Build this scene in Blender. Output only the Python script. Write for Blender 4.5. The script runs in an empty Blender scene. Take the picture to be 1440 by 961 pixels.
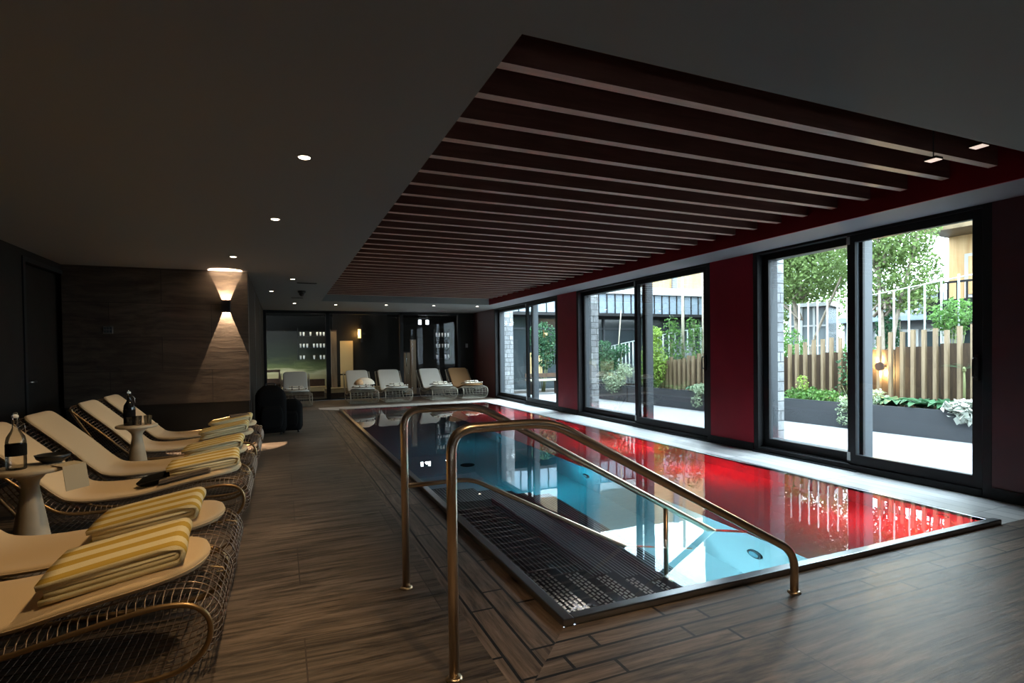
import bpy, bmesh, math, random
from mathutils import Vector, Matrix, Euler
R = random.Random(7)
C = bpy.context.scene.collection
S = bpy.context.scene
PI = math.pi

# ------------------------------------------------------------------ camera
cam_d = bpy.data.cameras.new('camera')
cam = bpy.data.objects.new('camera', cam_d)
C.objects.link(cam)
S.camera = cam
YAW, PITCH, ROLL = .39943, -.01551, -.01275
fw = Vector((math.sin(YAW) * math.cos(PITCH), math.cos(YAW) * math.cos(PITCH), math.sin(PITCH)))
rt = Vector((math.cos(YAW), -math.sin(YAW), 0))
up = rt.cross(fw)
r2 = rt * math.cos(ROLL) + up * math.sin(ROLL)
u2 = -rt * math.sin(ROLL) + up * math.cos(ROLL)
m3 = Matrix((r2, u2, -fw)).transposed()
cam.matrix_world = Matrix.Translation((0, 0, 1.3)) @ m3.to_4x4()
cam_d.sensor_fit = 'HORIZONTAL'
cam_d.sensor_width = 36
cam_d.lens = 768.4 / 1440 * 36
cam_d.shift_y = 26.0 / 1440
cam_d.clip_start = .05
cam_d.clip_end = 200

# ------------------------------------------------------------------ world, exposure, big lights
W = bpy.data.worlds.new('world')
S.world = W
W.use_nodes = True
bgn = W.node_tree.nodes['Background']
bgn.inputs['Color'].default_value = (.72, .89, 1.0, 1)
bgn.inputs['Strength'].default_value = 18.0
S.view_settings.view_transform = 'Standard'
S.view_settings.look = 'None'
S.view_settings.exposure = 0.0
S.view_settings.gamma = 1.0
S.view_settings.use_curve_mapping = False
cy = S.cycles
cy.use_denoising = True
cy.caustics_reflective = False
cy.caustics_refractive = False
cy.max_bounces = 10
cy.diffuse_bounces = 4
cy.glossy_bounces = 5
cy.transmission_bounces = 8
cy.transparent_max_bounces = 16
cy.sample_clamp_indirect = 12.0


def lamp(kind, name, loc, energy, color=(1, 1, 1), rot=None, parent=None, **kw):
    d = bpy.data.lights.new(name, kind)
    d.energy = energy
    d.color = color
    for k, v in kw.items():
        setattr(d, k, v)
    o = bpy.data.objects.new(name, d)
    C.objects.link(o)
    o.location = loc
    if rot is not None:
        o.rotation_euler = rot
    if parent is not None:
        o.parent = parent
    return o


# portals in the three window openings guide the daylight
for (ya, yb) in ((2.8, 4.95), (5.93, 9.6), (10.5, 14.2)):
    p = lamp('AREA', 'daylight_portal', (5.85, (ya + yb) / 2, 1.28), 1, rot=(0, -PI / 2, 0) , shape='RECTANGLE', size=2.3, size_y=yb - ya)
    p.rotation_euler = (0, PI / 2, 0)
    p.data.cycles.is_portal = True

WARM = (1.0, .70, .37)

# ------------------------------------------------------------------ materials
def nodes(name):
    m = bpy.data.materials.new(name)
    m.use_nodes = True
    nt = m.node_tree
    return m, nt, nt.nodes['Principled BSDF']


def mat(name, col, rough=.6, metal=0.0, spec=.5, emit=None, es=0.0, var=0.0, vscale=8.0, bump=0.0, bscale=60.0, sheen=0.0):
    m, nt, b = nodes(name)
    b.inputs['Base Color'].default_value = (*col, 1)
    b.inputs['Roughness'].default_value = rough
    b.inputs['Metallic'].default_value = metal
    b.inputs['Specular IOR Level'].default_value = spec
    if sheen:
        b.inputs['Sheen Weight'].default_value = sheen
    if emit:
        b.inputs['Emission Color'].default_value = (*emit, 1)
        b.inputs['Emission Strength'].default_value = es
    tc = None
    if var or bump:
        tc = nt.nodes.new('ShaderNodeTexCoord')
    if var:
        n = nt.nodes.new('ShaderNodeTexNoise')
        n.inputs['Scale'].default_value = vscale
        n.inputs['Detail'].default_value = 5
        nt.links.new(tc.outputs['Object'], n.inputs['Vector'])
        r = nt.nodes.new('ShaderNodeValToRGB')
        r.color_ramp.elements[0].position = .3
        r.color_ramp.elements[1].position = .7
        r.color_ramp.elements[0].color = (*[c * (1 - var) for c in col], 1)
        r.color_ramp.elements[1].color = (*[min(1, c * (1 + var)) for c in col], 1)
        nt.links.new(n.outputs['Fac'], r.inputs['Fac'])
        nt.links.new(r.outputs['Color'], b.inputs['Base Color'])
    if bump:
        n2 = nt.nodes.new('ShaderNodeTexNoise')
        n2.inputs['Scale'].default_value = bscale
        n2.inputs['Detail'].default_value = 4
        nt.links.new(tc.outputs['Object'], n2.inputs['Vector'])
        bp = nt.nodes.new('ShaderNodeBump')
        bp.inputs['Strength'].default_value = bump
        bp.inputs['Distance'].default_value = .01
        nt.links.new(n2.outputs['Fac'], bp.inputs['Height'])
        nt.links.new(bp.outputs['Normal'], b.inputs['Normal'])
    return m


def stone_mat(name, dark, light, tile=None, joint=(.012, .009, .007), grain='X', rough=.55, off=(0, 0), mortar=.004, offset=.5, wavy=True, joint_soft=.1, spec=.35, bump=.35, blotch=.55):
    """streaky slate-like stone, optional rectangular joints; world = object coords"""
    m, nt, b = nodes(name)
    L = nt.links.new
    tc = nt.nodes.new('ShaderNodeTexCoord')
    mp = nt.nodes.new('ShaderNodeMapping')
    mp.inputs['Scale'].default_value = (1.0, 15.0, 3.0) if grain == 'X' else (15.0, 1.0, 3.0)
    if grain == 'Z':
        mp.inputs['Scale'].default_value = (.8, .8, 6.0)
    mp.inputs['Rotation'].default_value = (0, 0, .16 if grain != 'Z' else 0)
    L(tc.outputs['Object'], mp.inputs['Vector'])
    n0 = nt.nodes.new('ShaderNodeTexNoise')
    n0.inputs['Scale'].default_value = .9
    n0.inputs['Detail'].default_value = 3
    L(tc.outputs['Object'], n0.inputs['Vector'])
    mixv = nt.nodes.new('ShaderNodeVectorMath')
    mixv.operation = 'MULTIPLY_ADD'
    mixv.inputs[1].default_value = (1.6, 1.6, 1.6)
    L(n0.outputs['Color'], mixv.inputs[0])
    L(mp.outputs['Vector'], mixv.inputs[2])
    n1 = nt.nodes.new('ShaderNodeTexNoise')
    n1.inputs['Scale'].default_value = 2.2
    n1.inputs['Detail'].default_value = 8
    n1.inputs['Roughness'].default_value = .68
    L(mixv.outputs['Vector'], n1.inputs['Vector'])
    rp = nt.nodes.new('ShaderNodeValToRGB')
    rp.color_ramp.elements[0].position = .36
    rp.color_ramp.elements[0].color = (*dark, 1)
    rp.color_ramp.elements[1].position = .68
    rp.color_ramp.elements[1].color = (*light, 1)
    L(n1.outputs['Fac'], rp.inputs['Fac'])
    n2 = nt.nodes.new('ShaderNodeTexNoise')
    n2.inputs['Scale'].default_value = .55
    n2.inputs['Detail'].default_value = 2
    L(tc.outputs['Object'], n2.inputs['Vector'])
    mx = nt.nodes.new('ShaderNodeMixRGB')
    mx.blend_type = 'MULTIPLY'
    mx.inputs['Fac'].default_value = blotch
    L(rp.outputs['Color'], mx.inputs['Color1'])
    r2_ = nt.nodes.new('ShaderNodeValToRGB')
    r2_.color_ramp.elements[0].position = .35
    r2_.color_ramp.elements[0].color = (.55, .55, .55, 1)
    r2_.color_ramp.elements[1].position = .65
    r2_.color_ramp.elements[1].color = (1.3, 1.3, 1.3, 1)
    L(n2.outputs['Fac'], r2_.inputs['Fac'])
    L(r2_.outputs['Color'], mx.inputs['Color2'])
    out = mx.outputs['Color']
    hgt = n1.outputs['Fac']
    if tile:
        mb = nt.nodes.new('ShaderNodeMapping')
        mb.inputs['Location'].default_value = (off[0], off[1], 0)
        if grain == 'Y':
            mb.inputs['Rotation'].default_value = (0, 0, PI / 2)
        if grain == 'Z':
            mb.inputs['Rotation'].default_value = (PI / 2, 0, 0)
        L(tc.outputs['Object'], mb.inputs['Vector'])
        br = nt.nodes.new('ShaderNodeTexBrick')
        br.offset = offset
        br.inputs['Scale'].default_value = 1
        br.inputs['Brick Width'].default_value = tile[0]
        br.inputs['Row Height'].default_value = tile[1]
        br.inputs['Mortar Size'].default_value = mortar
        br.inputs['Mortar Smooth'].default_value = joint_soft
        br.inputs['Color1'].default_value = (.72, .72, .72, 1)
        br.inputs['Color2'].default_value = (1.15, 1.12, 1.1, 1)
        br.inputs['Mortar'].default_value = (1, 1, 1, 1)
        L(mb.outputs['Vector'], br.inputs['Vector'])
        m4 = nt.nodes.new('ShaderNodeMixRGB')
        m4.blend_type = 'MULTIPLY'
        m4.inputs['Fac'].default_value = .8
        L(out, m4.inputs['Color1'])
        L(br.outputs['Color'], m4.inputs['Color2'])
        m5 = nt.nodes.new('ShaderNodeMixRGB')
        L(br.outputs['Fac'], m5.inputs['Fac'])
        L(m4.outputs['Color'], m5.inputs['Color1'])
        m5.inputs['Color2'].default_value = (*joint, 1)
        out = m5.outputs['Color']
    L(out, b.inputs['Base Color'])
    b.inputs['Roughness'].default_value = rough
    b.inputs['Specular IOR Level'].default_value = spec
    bp = nt.nodes.new('ShaderNodeBump')
    bp.inputs['Strength'].default_value = bump
    bp.inputs['Distance'].default_value = .006
    L(hgt, bp.inputs['Height'])
    L(bp.outputs['Normal'], b.inputs['Normal'])
    return m


def wood_mat(name, dark, light, scale=(1.2, 14, 14), rough=.5):
    m, nt, b = nodes(name)
    L = nt.links.new
    tc = nt.nodes.new('ShaderNodeTexCoord')
    mp = nt.nodes.new('ShaderNodeMapping')
    mp.inputs['Scale'].default_value = scale
    L(tc.outputs['Object'], mp.inputs['Vector'])
    n = nt.nodes.new('ShaderNodeTexNoise')
    n.inputs['Scale'].default_value = 2.0
    n.inputs['Detail'].default_value = 6
    n.inputs['Distortion'].default_value = .6
    L(mp.outputs['Vector'], n.inputs['Vector'])
    rp = nt.nodes.new('ShaderNodeValToRGB')
    rp.color_ramp.elements[0].position = .3
    rp.color_ramp.elements[0].color = (*dark, 1)
    rp.color_ramp.elements[1].position = .7
    rp.color_ramp.elements[1].color = (*light, 1)
    L(n.outputs['Fac'], rp.inputs['Fac'])
    L(rp.outputs['Color'], b.inputs['Base Color'])
    b.inputs['Roughness'].default_value = rough
    return m


def pane_mat(name, tint=(1, 1, 1), refl=1.0, ior=1.5):
    m = bpy.data.materials.new(name)
    m.use_nodes = True
    nt = m.node_tree
    nt.nodes.clear()
    o = nt.nodes.new('ShaderNodeOutputMaterial')
    mx = nt.nodes.new('ShaderNodeMixShader')
    t = nt.nodes.new('ShaderNodeBsdfTransparent')
    t.inputs['Color'].default_value = (*tint, 1)
    g = nt.nodes.new('ShaderNodeBsdfGlossy')
    g.inputs['Roughness'].default_value = 0.0
    f = nt.nodes.new('ShaderNodeFresnel')
    f.inputs['IOR'].default_value = ior
    mu = nt.nodes.new('ShaderNodeMath')
    mu.operation = 'MULTIPLY'
    mu.inputs[1].default_value = refl
    nt.links.new(f.outputs[0], mu.inputs[0])
    nt.links.new(mu.outputs[0], mx.inputs[0])
    nt.links.new(t.outputs[0], mx.inputs[1])
    nt.links.new(g.outputs[0], mx.inputs[2])
    nt.links.new(mx.outputs[0], o.inputs[0])
    return m


def leaf_mat(name, col, var=.35):
    m, nt, b = nodes(name)
    L = nt.links.new
    tc = nt.nodes.new('ShaderNodeTexCoord')
    n = nt.nodes.new('ShaderNodeTexNoise')
    n.inputs['Scale'].default_value = 9
    n.inputs['Detail'].default_value = 3
    L(tc.outputs['Object'], n.inputs['Vector'])
    rp = nt.nodes.new('ShaderNodeValToRGB')
    rp.color_ramp.elements[0].position = .35
    rp.color_ramp.elements[0].color = (*[c * (1 - var) for c in col], 1)
    rp.color_ramp.elements[1].position = .65
    rp.color_ramp.elements[1].color = (*[min(1, c * (1 + var)) for c in col], 1)
    L(n.outputs['Fac'], rp.inputs['Fac'])
    L(rp.outputs['Color'], b.inputs['Base Color'])
    b.inputs['Roughness'].default_value = .55
    b.inputs['Specular IOR Level'].default_value = .3
    tr = nt.nodes.new('ShaderNodeBsdfTranslucent')
    L(rp.outputs['Color'], tr.inputs['Color'])
    mx = nt.nodes.new('ShaderNodeMixShader')
    mx.inputs[0].default_value = .35
    L(b.outputs[0], mx.inputs[1])
    L(tr.outputs[0], mx.inputs[2])
    L(mx.outputs[0], nt.nodes['Material Output'].inputs[0])
    return m


def stripe_mat(name, a, b_, period, axis=1, off=0.0, duty=.5):
    m, nt, b = nodes(name)
    L = nt.links.new
    tc = nt.nodes.new('ShaderNodeTexCoord')
    sp = nt.nodes.new('ShaderNodeSeparateXYZ')
    L(tc.outputs['Object'], sp.inputs[0])
    ma = nt.nodes.new('ShaderNodeMath')
    ma.operation = 'MULTIPLY_ADD'
    ma.inputs[1].default_value = 1 / period
    ma.inputs[2].default_value = off
    L(sp.outputs[axis], ma.inputs[0])
    fr = nt.nodes.new('ShaderNodeMath')
    fr.operation = 'FRACT'
    L(ma.outputs[0], fr.inputs[0])
    gt = nt.nodes.new('ShaderNodeMath')
    gt.operation = 'GREATER_THAN'
    gt.inputs[1].default_value = duty
    L(fr.outputs[0], gt.inputs[0])
    mx = nt.nodes.new('ShaderNodeMixRGB')
    mx.inputs['Color1'].default_value = (*a, 1)
    mx.inputs['Color2'].default_value = (*b_, 1)
    L(gt.outputs[0], mx.inputs['Fac'])
    L(mx.outputs[0], b.inputs['Base Color'])
    b.inputs['Roughness'].default_value = .9
    b.inputs['Specular IOR Level'].default_value = .1
    n2 = nt.nodes.new('ShaderNodeTexNoise')
    n2.inputs['Scale'].default_value = 220
    L(tc.outputs['Object'], n2.inputs['Vector'])
    bp = nt.nodes.new('ShaderNodeBump')
    bp.inputs['Strength'].default_value = .5
    bp.inputs['Distance'].default_value = .004
    L(n2.outputs['Fac'], bp.inputs['Height'])
    L(bp.outputs['Normal'], b.inputs['Normal'])
    return m


M = {}
M['ceiling'] = mat('ceiling_paint', (.255, .255, .252), .85)
M['soffit'] = mat('soffit_paint', (.26, .245, .265), .8)
M['red'] = mat('dark_red_paint', (.27, .008, .022), .6, spec=.25, var=.1, vscale=2)
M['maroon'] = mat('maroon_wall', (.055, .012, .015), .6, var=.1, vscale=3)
M['recess'] = mat('recess_red', (.20, .012, .014), .8)
M['slat'] = wood_mat('slat_wood', (.12, .045, .035), (.19, .08, .06))
M['slat_lit_underside'] = wood_mat('slat_lit_underside_wood', (.58, .37, .29), (.74, .50, .40))  # paler copy of the slat wood: bounced daylight painted on the undersides
M['dark_wall'] = stone_mat('dark_stone_wall', (.030, .022, .017), (.085, .064, .050), tile=(1.2, .46), grain='Z', joint=(.02, .015, .012), mortar=.004, off=(.3, .18))
M['black_wall'] = mat('black_wall', (.012, .010, .008), .7, spec=.2, var=.2, vscale=3)
M['floor'] = stone_mat('floor_stone', (.042, .031, .024), (.26, .195, .148), tile=(1.3, .635), off=(-.075, -.12), mortar=.0035, joint=(.07, .05, .04), rough=.45, spec=.5)
M['plank_x'] = stone_mat('plank_stone_x', (.09, .064, .05), (.32, .24, .185), tile=(.62, .107), off=(-.03, -.015), mortar=.008, joint=(.010, .008, .007), offset=.3, rough=.45, spec=.5)
M['plank_y'] = stone_mat('plank_stone_y', (.08, .056, .042), (.28, .20, .15), tile=(.62, .123), grain='Y', off=(.1, .012), mortar=.0075, joint=(.010, .008, .007), offset=.3, rough=.45, spec=.5)
M['deck'] = stone_mat('pale_deck_stone', (.86, .87, .88), (1.0, 1.0, 1.0), tile=(1.25, .145), grain='Y', mortar=.0025, joint=(.34, .34, .35), off=(0, .05), offset=.0, rough=.24, spec=.9, bump=.03, blotch=.1)
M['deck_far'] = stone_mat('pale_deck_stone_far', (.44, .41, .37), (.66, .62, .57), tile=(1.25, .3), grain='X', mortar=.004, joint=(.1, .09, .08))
M['steel'] = mat('brushed_steel', (.42, .40, .38), .32, 1.0)
M['rail'] = mat('satin_bronze_rail', (.66, .52, .38), .28, 1.0)
M['rim'] = mat('pool_rim_steel', (.34, .35, .37), .28, 1.0)
M['black_alu'] = mat('anthracite_aluminium', (.012, .012, .013), .6, spec=.2)
M['grey_alu'] = mat('grey_aluminium', (.035, .042, .05), .5, spec=.3)
M['glass'] = pane_mat('window_glass', (.95, .98, .97), .45)
M['glass_dark'] = pane_mat('partition_glass', (.72, .73, .72), .25)
M['basin'] = mat('pool_basin_steel', (.50, .56, .58), .55)
M['cushion'] = mat('cream_cushion', (.68, .50, .30), .85, spec=.2, bump=.25, bscale=350, sheen=.2)
M['cushion_grey'] = mat('grey_cushion', (.52, .50, .46), .85, spec=.2, bump=.25, bscale=350)
M['cushion_brown'] = mat('brown_cushion', (.30, .17, .08), .85, spec=.2, bump=.25, bscale=350)
M['tube'] = mat('bronze_tube', (.34, .22, .11), .38, .85)
M['wire'] = mat('brown_wire', (.30, .22, .17), .4, .7)
M['tube_grey'] = mat('grey_tube', (.42, .38, .31), .4, .7)
M['wire_grey'] = mat('grey_wire', (.36, .33, .27), .45, .6)
M['towel'] = stripe_mat('striped_towel', (.55, .36, .07), (.78, .66, .40), .15, 1, .42, .47)
M['towel_dot'] = stripe_mat('white_towel', (.82, .76, .66), (.20, .15, .10), .16, 0, .55, .82)
M['towel_white'] = mat('white_towelling', (.80, .70, .58), .9, bump=.4, bscale=200)
M['towel_peach'] = mat('peach_towelling', (.75, .48, .28), .9, bump=.4, bscale=160, var=.3, vscale=30)
M['table'] = mat('table_stone', (.50, .41, .29), .55, var=.08, vscale=12)
M['black'] = mat('black_fabric', (.006, .006, .0065), .9, spec=.1, bump=.3, bscale=90)
M['black_gloss'] = mat('black_plastic', (.012, .012, .013), .35)
M['greycloth'] = mat('grey_cloth', (.16, .12, .09), .9)
M['clear'] = pane_mat('clear_glass', (.90, .88, .84), .9)
M['bottle_dark'] = mat('dark_bottle_glass', (.010, .010, .010), .08)
M['chrome'] = mat('chrome_wire', (.75, .75, .75), .15, 1.0)
M['paper'] = mat('cream_paper', (.42, .34, .22), .8)
M['lens'] = mat('lamp_lens', (1, .9, .75), .4, emit=(1, .83, .62), es=9)
M['lens_small'] = mat('lamp_lens_dim', (1, .9, .75), .4, emit=(1, .85, .7), es=13)
M['lens_square'] = mat('square_lamp_lens', (.8, .6, .5), .4, emit=(1, .78, .66), es=.8)
M['lens_cold'] = mat('cold_lamp_lens', (1, 1, 1), .4, emit=(.85, .93, 1), es=9)
M['lens_amber'] = mat('amber_lamp_lens', (1, .7, .3), .4, emit=(1, .62, .2), es=5)
M['lens_red'] = mat('red_lamp_lens', (.04, .005, .005), .4, emit=(1, .03, .03), es=.5, spec=0)
M['lens_cyan'] = mat('cyan_lamp_lens', (.03, .05, .06), .4, emit=(.2, .7, .9), es=.35, spec=0)
M['terrace'] = mat('white_terrace', (.20, .203, .208), .7, var=.08, vscale=1.5)
M['planter'] = mat('anthracite_planter', (.028, .031, .036), .55, var=.08, vscale=4)
M['soil'] = mat('dark_soil', (.03, .022, .015), .95, bump=.6, bscale=40)
M['fin'] = wood_mat('larch_fin', (.115, .078, .043), (.195, .14, .083), (9, 9, 1.2), .6)
M['board'] = wood_mat('larch_board', (.036, .021, .011), (.075, .045, .024), (9, 9, 1.2), .6)
M['rod'] = mat('pale_green_rod', (.30, .34, .32), .5, .1)
M['stone_pier'] = mat('pier_stone', (.5, .5, .5), .8)
M['leaf'] = leaf_mat('leaf_green', (0.074, 0.161, 0.036))
M['leaf_dark'] = leaf_mat('leaf_dark_green', (0.035, 0.098, 0.044))
M['leaf_lime'] = leaf_mat('leaf_lime', (0.218, 0.328, 0.063))
M['leaf_birch'] = leaf_mat('leaf_birch', (0.122, 0.182, 0.057))
M['leaf_pale'] = leaf_mat('leaf_pale', (0.284, 0.352, 0.230))
M['petal'] = mat('white_petal', (.38, .40, .35), .6)
M['bark'] = mat('grey_bark', (.16, .13, .10), .85, var=.3, vscale=14, bump=.5, bscale=30)
M['stem'] = mat('plant_stem', (.12, .13, .05), .8)
M['pole'] = mat('pale_pole', (.30, .27, .20), .7)
M['cladding'] = mat('seam_cladding', (.18, .225, .27), .5, .2)
M['white'] = mat('white_render', (.36, .36, .36), .7)
M['ochre'] = wood_mat('ochre_cladding', (.36, .20, .08), (.50, .32, .16), (6, 6, .6), .6)
M['beam'] = wood_mat('brown_beam', (.08, .05, .02), (.13, .085, .04), (3, 3, 6), .6)
M['house'] = mat('grey_house_render', (.17, .18, .19), .7)
M['win_dark'] = mat('dark_pane', (.03, .04, .045), .1)
M['win_pale'] = mat('pale_pane', (.15, .17, .185), .15)
M['brown_post'] = wood_mat('lounge_post_wood', (.26, .16, .09), (.40, .27, .16), (9, 9, 1), .5)
M['cream_panel'] = mat('cream_panel', (.55, .38, .17), .6)
M['bench'] = mat('cream_bench', (.46, .34, .18), .7)
M['dark_wood'] = wood_mat('dark_chair_wood', (.035, .018, .010), (.07, .035, .02), (8, 8, 2), .4)
M['cup'] = mat('white_cup', (.85, .85, .82), .2)
M['shelf'] = mat('smoked_shelf', (.02, .02, .02), .3)
M['step'] = mat('dark_step_steel', (.035, .037, .042), .4, .4)
M['rib'] = mat('step_rib_steel', (.42, .43, .44), .7)
M['bump'] = mat('step_bump_steel', (.60, .57, .53), .6, .0)

# stone pier material: coursed pale blocks
def _pier():
    m = M['stone_pier']
    nt = m.node_tree
    b = nt.nodes['Principled BSDF']
    L = nt.links.new
    tc = nt.nodes.new('ShaderNodeTexCoord')
    mp = nt.nodes.new('ShaderNodeMapping')
    mp.inputs['Rotation'].default_value = (-PI / 2, 0, 0)
    L(tc.outputs['Object'], mp.inputs['Vector'])
    nz = nt.nodes.new('ShaderNodeTexNoise')
    nz.inputs['Scale'].default_value = 14
    nz.inputs['Detail'].default_value = 6
    L(tc.outputs['Object'], nz.inputs['Vector'])
    br = nt.nodes.new('ShaderNodeTexBrick')
    br.inputs['Scale'].default_value = 1
    br.inputs['Brick Width'].default_value = .27
    br.inputs['Row Height'].default_value = .125
    br.inputs['Mortar Size'].default_value = .006
    br.inputs['Color1'].default_value = (.15, .152, .16, 1)
    br.inputs['Color2'].default_value = (.25, .255, .26, 1)
    br.inputs['Mortar'].default_value = (.03, .03, .03, 1)
    br.squash = .7
    br.squash_frequency = 3
    L(mp.outputs['Vector'], br.inputs['Vector'])
    mx = nt.nodes.new('ShaderNodeMixRGB')
    mx.blend_type = 'OVERLAY'
    mx.inputs['Fac'].default_value = .6
    L(br.outputs['Color'], mx.inputs['Color1'])
    L(nz.outputs['Fac'], mx.inputs['Color2'])
    L(mx.outputs['Color'], b.inputs['Base Color'])
    bp = nt.nodes.new('ShaderNodeBump')
    bp.inputs['Strength'].default_value = .6
    bp.inputs['Distance'].default_value = .02
    L(nz.outputs['Fac'], bp.inputs['Height'])
    L(bp.outputs['Normal'], b.inputs['Normal'])
_pier()

# water: one clear refracting surface
def _water():
    m, nt, b = nodes('pool_water')
    b.inputs['Base Color'].default_value = (.93, .98, 1, 1)
    b.inputs['Roughness'].default_value = 0.0
    b.inputs['IOR'].default_value = 1.333
    b.inputs['Transmission Weight'].default_value = 1.0
    tc = nt.nodes.new('ShaderNodeTexCoord')
    n = nt.nodes.new('ShaderNodeTexNoise')
    n.inputs['Scale'].default_value = 2.5
    n.inputs['Detail'].default_value = 1
    nt.links.new(tc.outputs['Object'], n.inputs['Vector'])
    bp = nt.nodes.new('ShaderNodeBump')
    bp.inputs['Strength'].default_value = .06
    bp.inputs['Distance'].default_value = .01
    nt.links.new(n.outputs['Fac'], bp.inputs['Height'])
    nt.links.new(bp.outputs['Normal'], b.inputs['Normal'])
    M['water'] = m
_water()

# mural: hillside landscape bands
def _mural():
    m, nt, b = nodes('hill_mural')
    L = nt.links.new
    tc = nt.nodes.new('ShaderNodeTexCoord')
    mp = nt.nodes.new('ShaderNodeMapping')
    mp.inputs['Scale'].default_value = (.9, 1, 5)
    L(tc.outputs['Object'], mp.inputs['Vector'])
    n = nt.nodes.new('ShaderNodeTexNoise')
    n.inputs['Scale'].default_value = 1.6
    n.inputs['Detail'].default_value = 6
    L(mp.outputs['Vector'], n.inputs['Vector'])
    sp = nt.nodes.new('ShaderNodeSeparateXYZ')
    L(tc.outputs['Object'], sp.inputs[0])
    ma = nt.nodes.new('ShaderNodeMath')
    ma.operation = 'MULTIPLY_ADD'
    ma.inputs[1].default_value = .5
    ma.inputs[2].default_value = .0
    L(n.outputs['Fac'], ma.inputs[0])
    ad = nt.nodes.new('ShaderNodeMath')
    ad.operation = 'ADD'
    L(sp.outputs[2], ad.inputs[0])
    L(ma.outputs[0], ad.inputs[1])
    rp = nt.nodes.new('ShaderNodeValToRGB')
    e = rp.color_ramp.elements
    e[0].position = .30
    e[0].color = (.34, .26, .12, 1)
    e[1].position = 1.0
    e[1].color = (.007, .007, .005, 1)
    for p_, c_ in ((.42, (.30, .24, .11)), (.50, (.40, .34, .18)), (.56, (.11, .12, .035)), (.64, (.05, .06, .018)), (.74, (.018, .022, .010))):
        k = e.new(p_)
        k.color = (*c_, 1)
    dv = nt.nodes.new('ShaderNodeMath')
    dv.operation = 'MULTIPLY'
    dv.inputs[1].default_value = .5
    L(ad.outputs[0], dv.inputs[0])
    L(dv.outputs[0], rp.inputs['Fac'])
    L(rp.outputs['Color'], b.inputs['Base Color'])
    b.inputs['Roughness'].default_value = .8
    M['mural'] = m
_mural()

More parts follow.
